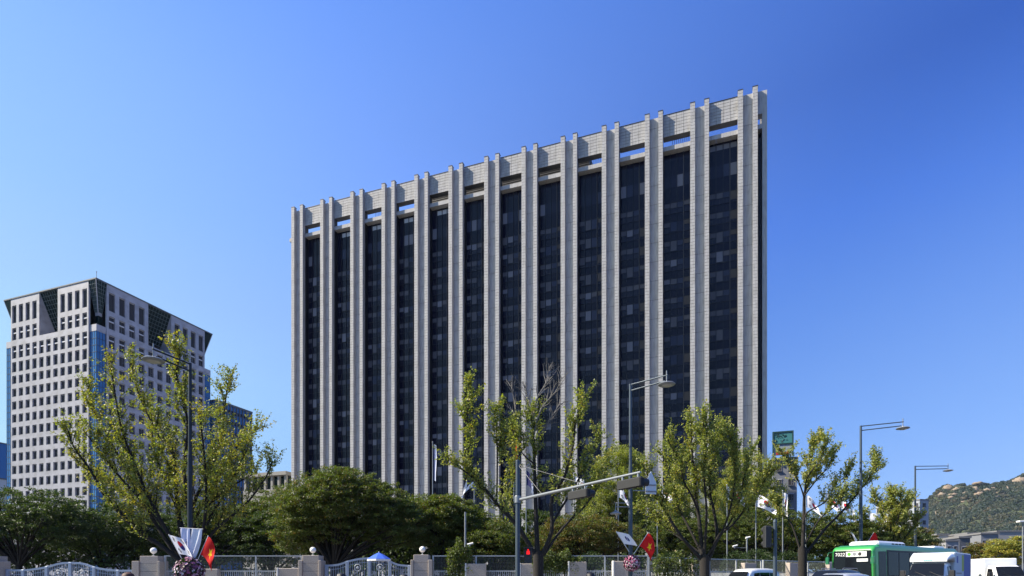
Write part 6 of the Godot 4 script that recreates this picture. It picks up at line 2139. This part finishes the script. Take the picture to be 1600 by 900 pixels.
func box_truck(label: String, p: Vector3, yaw: float, printed: bool):
	var o := thing("box_truck", label, "truck", p, yaw, "white box trucks on the road")
	var cab := [[2.58, 0.42, 0.90, 1.08, 1.50, 1.36], [2.48, 0.34, 1.12, 1.28, 1.68, 1.54], [2.28, 0.32, 1.22, 1.42, 1.72, 1.56], [1.76, 0.32, 1.24, 2.08, 1.72, 1.46], [1.45, 0.32, 1.24, 2.18, 1.72, 1.44], [0.98, 0.32, 1.24, 2.18, 1.72, 1.46]]
	var mb := MB.new()
	mb.loft(body_rings(cab, 0.14))
	part(o, "cab", mb, M.car_white)
	windscreen(o, Vector3(2.30, 1.43, 0), Vector3(1.78, 2.05, 0), 0.74, 0.66)
	for s in [-1.0, 1.0]:
		part(o, "side_window", side_pane(cab, 1.95, 1.10, 0.06, 0.76, s, -0.34, 0.0), M.car_glass)
		mirror(o, Vector3(2.05, 1.52, 1.02 * s), s, 1.3)
		mb = MB.new()
		mb.tube([Vector3(2.36, 1.43, -0.35 + 0.3 * s), Vector3(2.27, 1.56, -0.05 + 0.3 * s), Vector3(2.20, 1.66, 0.16 + 0.3 * s)], [0.014, 0.012, 0.010], 5)
		part(o, "wiper", mb, M.trim_black)
		lamp_box(o, "headlight", Vector3(2.50, 0.94, 0.62 * s), Vector3(0.14, 0.20, 0.32), M.headlight)
		wheel(o, Vector3(1.80, 0.32, 0.74 * s), 0.32, 0.20)
		wheel(o, Vector3(-1.55, 0.32, 0.66 * s), 0.32, 0.30)
	lamp_box(o, "grille", Vector3(2.56, 0.70, 0), Vector3(0.08, 0.14, 0.8), M.trim_black)
	lamp_box(o, "bumper", Vector3(2.56, 0.42, 0), Vector3(0.14, 0.20, 1.62), M.car_white)
	lamp_box(o, "number_plate", Vector3(2.65, 0.44, 0), Vector3(0.03, 0.13, 0.36), M.white_paint)
	mb = MB.new()
	mb.box(Vector3(-2.6, 0.45, -0.42), Vector3(1.0, 0.70, 0.42))
	part(o, "chassis", mb, M.trim_black)
	mb = MB.new()
	mb.chamfer(Vector3(-2.65, 0.80, -0.90), Vector3(0.86, 2.64, 0.90), 0.04)
	var box := part(o, "cargo_box", mb, M.box_panel if printed else M.car_white)
	if printed:
		# rounded wind deflector reaching over the cab
		var rings := []
		for k in 9:
			var t := float(k) / 8
			var x := lerpf(0.84, 1.85, t)
			var yb := 2.16
			var yt := 2.64 - 0.34 * pow(t, 2.6)
			var w := 0.89 - 0.12 * pow(t, 2.0)
			rings.append([Vector3(x, yb, -w), Vector3(x, lerpf(yb, yt, 0.6), -w), Vector3(x, yt - 0.03, -w + 0.08), Vector3(x, yt, 0), Vector3(x, yt - 0.03, w - 0.08), Vector3(x, lerpf(yb, yt, 0.6), w), Vector3(x, yb, w)])
		rings.reverse()
		mb = MB.new()
		mb.loft(rings)
		part(o, "wind_deflector", mb, M.car_white)
		mb = MB.new()
		for k in 4:
			mb.box(Vector3(1.852, 2.20, 0.02 + k * 0.085 - 0.17), Vector3(1.862, 2.27, 0.07 + k * 0.085 - 0.17))
		part(o, "maker_mark", mb, M.print_teal)
		for s in [-1.0, 1.0]:
			for q in [[-2.5, 0.85, -1.0, 2.58, "print_blue"], [-1.0, 1.7, -0.55, 2.52, "print_yellow"], [0.25, 2.1, 0.55, 2.45, "print_blue"], [-0.5, 1.55, 0.6, 1.62, "print_grey"], [-0.5, 1.35, 0.5, 1.42, "print_grey"], [-0.5, 1.15, 0.6, 1.22, "print_grey"]]:
				mb = MB.new()
				mb.box(Vector3(q[0], q[1], 0.903 * s - 0.003), Vector3(q[2], q[3], 0.903 * s + 0.003))
				part(box, "print", mb, M[q[4]])
# ---------------------------------------------------------------- passers-by
# one continuous skin over tapered bones, meshed as surface nets; bones: [from, to, radius from, radius to]
func skin(bones: Array, lo: Vector3, hi: Vector3, cell: float) -> MB:
	var nx := int((hi.x - lo.x) / cell) + 2; var ny := int((hi.y - lo.y) / cell) + 2; var nz := int((hi.z - lo.z) / cell) + 2
	var f := PackedFloat32Array()
	f.resize(nx * ny * nz)
	f.fill(1.0)
	for b in bones:
		var a: Vector3 = b[0]; var d: Vector3 = b[1] - b[0]
		var m: float = maxf(b[2], b[3]) + 0.06
		var l := Vector3(minf(b[0].x, b[1].x), minf(b[0].y, b[1].y), minf(b[0].z, b[1].z)) - Vector3.ONE * m - lo
		var h := Vector3(maxf(b[0].x, b[1].x), maxf(b[0].y, b[1].y), maxf(b[0].z, b[1].z)) + Vector3.ONE * m - lo
		var dd := maxf(d.length_squared(), 1e-8)
		for k in range(maxi(0, int(l.z / cell)), mini(nz, int(h.z / cell) + 2)):
			for j in range(maxi(0, int(l.y / cell)), mini(ny, int(h.y / cell) + 2)):
				for i in range(maxi(0, int(l.x / cell)), mini(nx, int(h.x / cell) + 2)):
					var p := lo + Vector3(i, j, k) * cell
					var t := clampf((p - a).dot(d) / dd, 0, 1)
					var v := (p - a - d * t).length() - lerpf(b[2], b[3], t)
					var ix := (k * ny + j) * nx + i
					var o := f[ix]
					var e := clampf(0.5 + 0.5 * (o - v) / 0.028, 0, 1)
					f[ix] = lerpf(o, v, e) - 0.028 * e * (1 - e) if o < 0.9 else v
	var mb := MB.new()
	var id := {}
	for k in nz - 1:
		for j in ny - 1:
			for i in nx - 1:
				var base := (k * ny + j) * nx + i
				var c := [f[base], f[base + 1], f[base + nx], f[base + nx + 1], f[base + nx * ny], f[base + nx * ny + 1], f[base + nx * ny + nx], f[base + nx * ny + nx + 1]]
				var neg := 0
				for q in 8: if c[q] < 0: neg += 1
				if neg == 0 or neg == 8: continue
				var s := Vector3.ZERO; var n := 0
				for e in [[0, 1], [2, 3], [4, 5], [6, 7], [0, 2], [1, 3], [4, 6], [5, 7], [0, 4], [1, 5], [2, 6], [3, 7]]:
					var u: float = c[e[0]]; var w: float = c[e[1]]
					if (u < 0) == (w < 0): continue
					var t := u / (u - w)
					var pa := Vector3(e[0] & 1, (e[0] >> 1) & 1, e[0] >> 2); var pb := Vector3(e[1] & 1, (e[1] >> 1) & 1, e[1] >> 2)
					s += pa.lerp(pb, t); n += 1
				var g := Vector3(c[1] + c[3] + c[5] + c[7] - c[0] - c[2] - c[4] - c[6], c[2] + c[3] + c[6] + c[7] - c[0] - c[1] - c[4] - c[5], c[4] + c[5] + c[6] + c[7] - c[0] - c[1] - c[2] - c[3])
				id[base] = mb.vert(lo + (Vector3(i, j, k) + s / n) * cell, g)
	for k in range(1, nz - 1):
		for j in range(1, ny - 1):
			for i in range(1, nx - 1):
				var base := (k * ny + j) * nx + i
				var a := f[base]
				for ax in 3:
					var st: int = [1, nx, nx * ny][ax]
					var b := f[base + st]
					if (a < 0) == (b < 0): continue
					var s1: int = [nx, nx * ny, 1][ax]; var s2: int = [nx * ny, 1, nx][ax]
					if not (id.has(base) and id.has(base - s1) and id.has(base - s2) and id.has(base - s1 - s2)): continue
					var q := [id[base - s1 - s2], id[base - s2], id[base], id[base - s1]]
					if a < 0:
						mb.tri(q[0], q[1], q[2]); mb.tri(q[0], q[2], q[3])
					else:
						mb.tri(q[0], q[2], q[1]); mb.tri(q[0], q[3], q[2])
	return mb
func people():
	var m := mat("skin_and_cloth", Color(1, 1, 1), 0.75, 0.0, true)
	mat("hair_brown", lin(0.075, 0.024, 0.012), 0.6); mat("hair_black", lin(0.012, 0.011, 0.012), 0.45)
	var B := []
	for s in [-1.0, 1.0]:
		var w: float = s
		B.append([Vector3(0.15 * s, 1.39, 0), Vector3(0.205 * s, 1.13, -0.05 * w), 0.052, 0.041])
		B.append([Vector3(0.205 * s, 1.13, -0.05 * w), Vector3(0.20 * s, 0.90, 0.05 - 0.06 * w), 0.040, 0.027])
		var wr := Vector3(0.20 * s, 0.90, 0.05 - 0.06 * w)
		B.append([wr, wr + Vector3(0, -0.075, 0.012), 0.027, 0.031])
		for k in 4:                                     # fingers, gently curled, and the thumb from the side of the palm
			var r0 := wr + Vector3(0.004 * s, -0.085, -0.020 + 0.017 * k)
			var ln: float = [0.055, 0.070, 0.075, 0.066][k]
			B.append([r0, r0 + Vector3(-0.006 * s, -ln * 0.55, 0.004), 0.0095, 0.009])
			B.append([r0 + Vector3(-0.006 * s, -ln * 0.55, 0.004), r0 + Vector3(-0.020 * s, -ln, 0.010), 0.009, 0.0085])
		B.append([wr + Vector3(-0.008 * s, -0.035, 0.028), wr + Vector3(-0.018 * s, -0.085, 0.050), 0.011, 0.009])
		B.append([Vector3(0.085 * s, 0.90, 0), Vector3(0.09 * s, 0.49, 0.07 * w + 0.02), 0.088, 0.056])
		B.append([Vector3(0.09 * s, 0.49, 0.07 * w + 0.02), Vector3(0.09 * s, 0.09, 0.13 * w - 0.02), 0.054, 0.036])
		B.append([Vector3(0.09 * s, 0.055, 0.13 * w - 0.05), Vector3(0.10 * s, 0.035, 0.13 * w + 0.14), 0.044, 0.032])
		B.append([Vector3(0.088 * s, 1.585, -0.005), Vector3(0.09 * s, 1.56, 0), 0.017, 0.013])
	B.append([Vector3(-0.085, 1.35, 0), Vector3(0.085, 1.35, 0), 0.108, 0.108])
	B.append([Vector3(0, 1.34, 0), Vector3(0, 1.08, 0.005), 0.118, 0.108])
	B.append([Vector3(-0.06, 0.95, 0), Vector3(0.06, 0.95, 0), 0.118, 0.118])
	B.append([Vector3(0, 1.10, 0.005), Vector3(0, 0.95, 0), 0.108, 0.118])
	B.append([Vector3(0, 1.42, -0.01), Vector3(0, 1.53, 0.005), 0.055, 0.050])
	B.append([Vector3(0, 1.535, 0.022), Vector3(0, 1.615, 0.0), 0.070, 0.092])
	B.append([Vector3(0, 1.59, 0.098), Vector3(0, 1.565, 0.112), 0.009, 0.014])
	B.append([Vector3(-0.022, 1.525, 0.090), Vector3(0.022, 1.525, 0.090), 0.009, 0.009])
	var body := skin(B, Vector3(-0.34, -0.02, -0.32), Vector3(0.34, 1.74, 0.36), 0.014)
	var hair := MB.new()
	for k in 46:                                        # locks falling from the crown to the neck
		var a := TAU * k / 46
		if absf(angle_difference(a, PI / 2)) < 0.75: continue
		var o := Vector3(cos(a), 0, sin(a))
		hair.tube([Vector3(0, 1.705, -0.01) + o * 0.02, Vector3(0, 1.685, -0.005) + o * 0.075, Vector3(0, 1.61, -0.005) + o * 0.108, Vector3(0, 1.53, -0.01) + o * 0.108, Vector3(0, 1.45, -0.02) + o * 0.10], [0.012, 0.018, 0.018, 0.016, 0.006], 6)
	hair.ball(Vector3(0, 1.632, -0.008), Vector3(0.102, 0.092, 0.106), 18, 12)
	for q in [[201, 9.0, "hair_brown", Color(0.30, 0.06, 0.06), Color(0.03, 0.035, 0.06), 1.9, 894.0, "person with reddish brown hair passing in front of the curved gate"],
			[533, 11.0, "hair_black", Color(0.45, 0.45, 0.46), Color(0.02, 0.02, 0.025), -1.6, 895.0, "dark-haired person in front of the left leaf of the parasol gate"],
			[632, 12.0, "hair_black", Color(0.06, 0.09, 0.20), Color(0.05, 0.045, 0.04), 1.4, 897.0, "dark-haired person in front of the parasol gate's right end"],
			[922, 12.0, "hair_black", Color(0.03, 0.03, 0.035), Color(0.02, 0.022, 0.03), -1.5, 894.0, "dark-haired person in black before the fence left of the flower ball"]]:
		var tall = EYE + (HOR - q[6]) / F * q[1]
		var o := thing("person", q[7], "person", foot(q[0], q[1], 0.0), q[5], "people crossing the road")
		o.scale = Vector3.ONE * tall / 1.724
		var c := MB.new()
		c.v = body.v; c.n = body.n; c.uv = body.uv; c.ix = body.ix
		for p in body.v:
			var col := Color(0.50, 0.30, 0.21)
			if p.y < 0.075: col = Color(0.03, 0.03, 0.03)
			elif p.y < 0.98 and absf(p.x) < 0.175: col = q[4]
			elif p.y < 1.455 and p.y > 0.91 or (p.y >= 0.98 and p.y < 1.455): col = q[3]
			c.c.push_back(col)
		part(o, "body", c, M.skin_and_cloth)
		part(o, "hair", hair, M[q[2]])
		for s in [-1.0, 1.0]:
			var e := MB.new()
			e.ball(Vector3(0.032 * s, 1.602, 0.082), Vector3(0.013, 0.009, 0.009), 10, 6)
			part(o, "eye", e, M.signal_black)
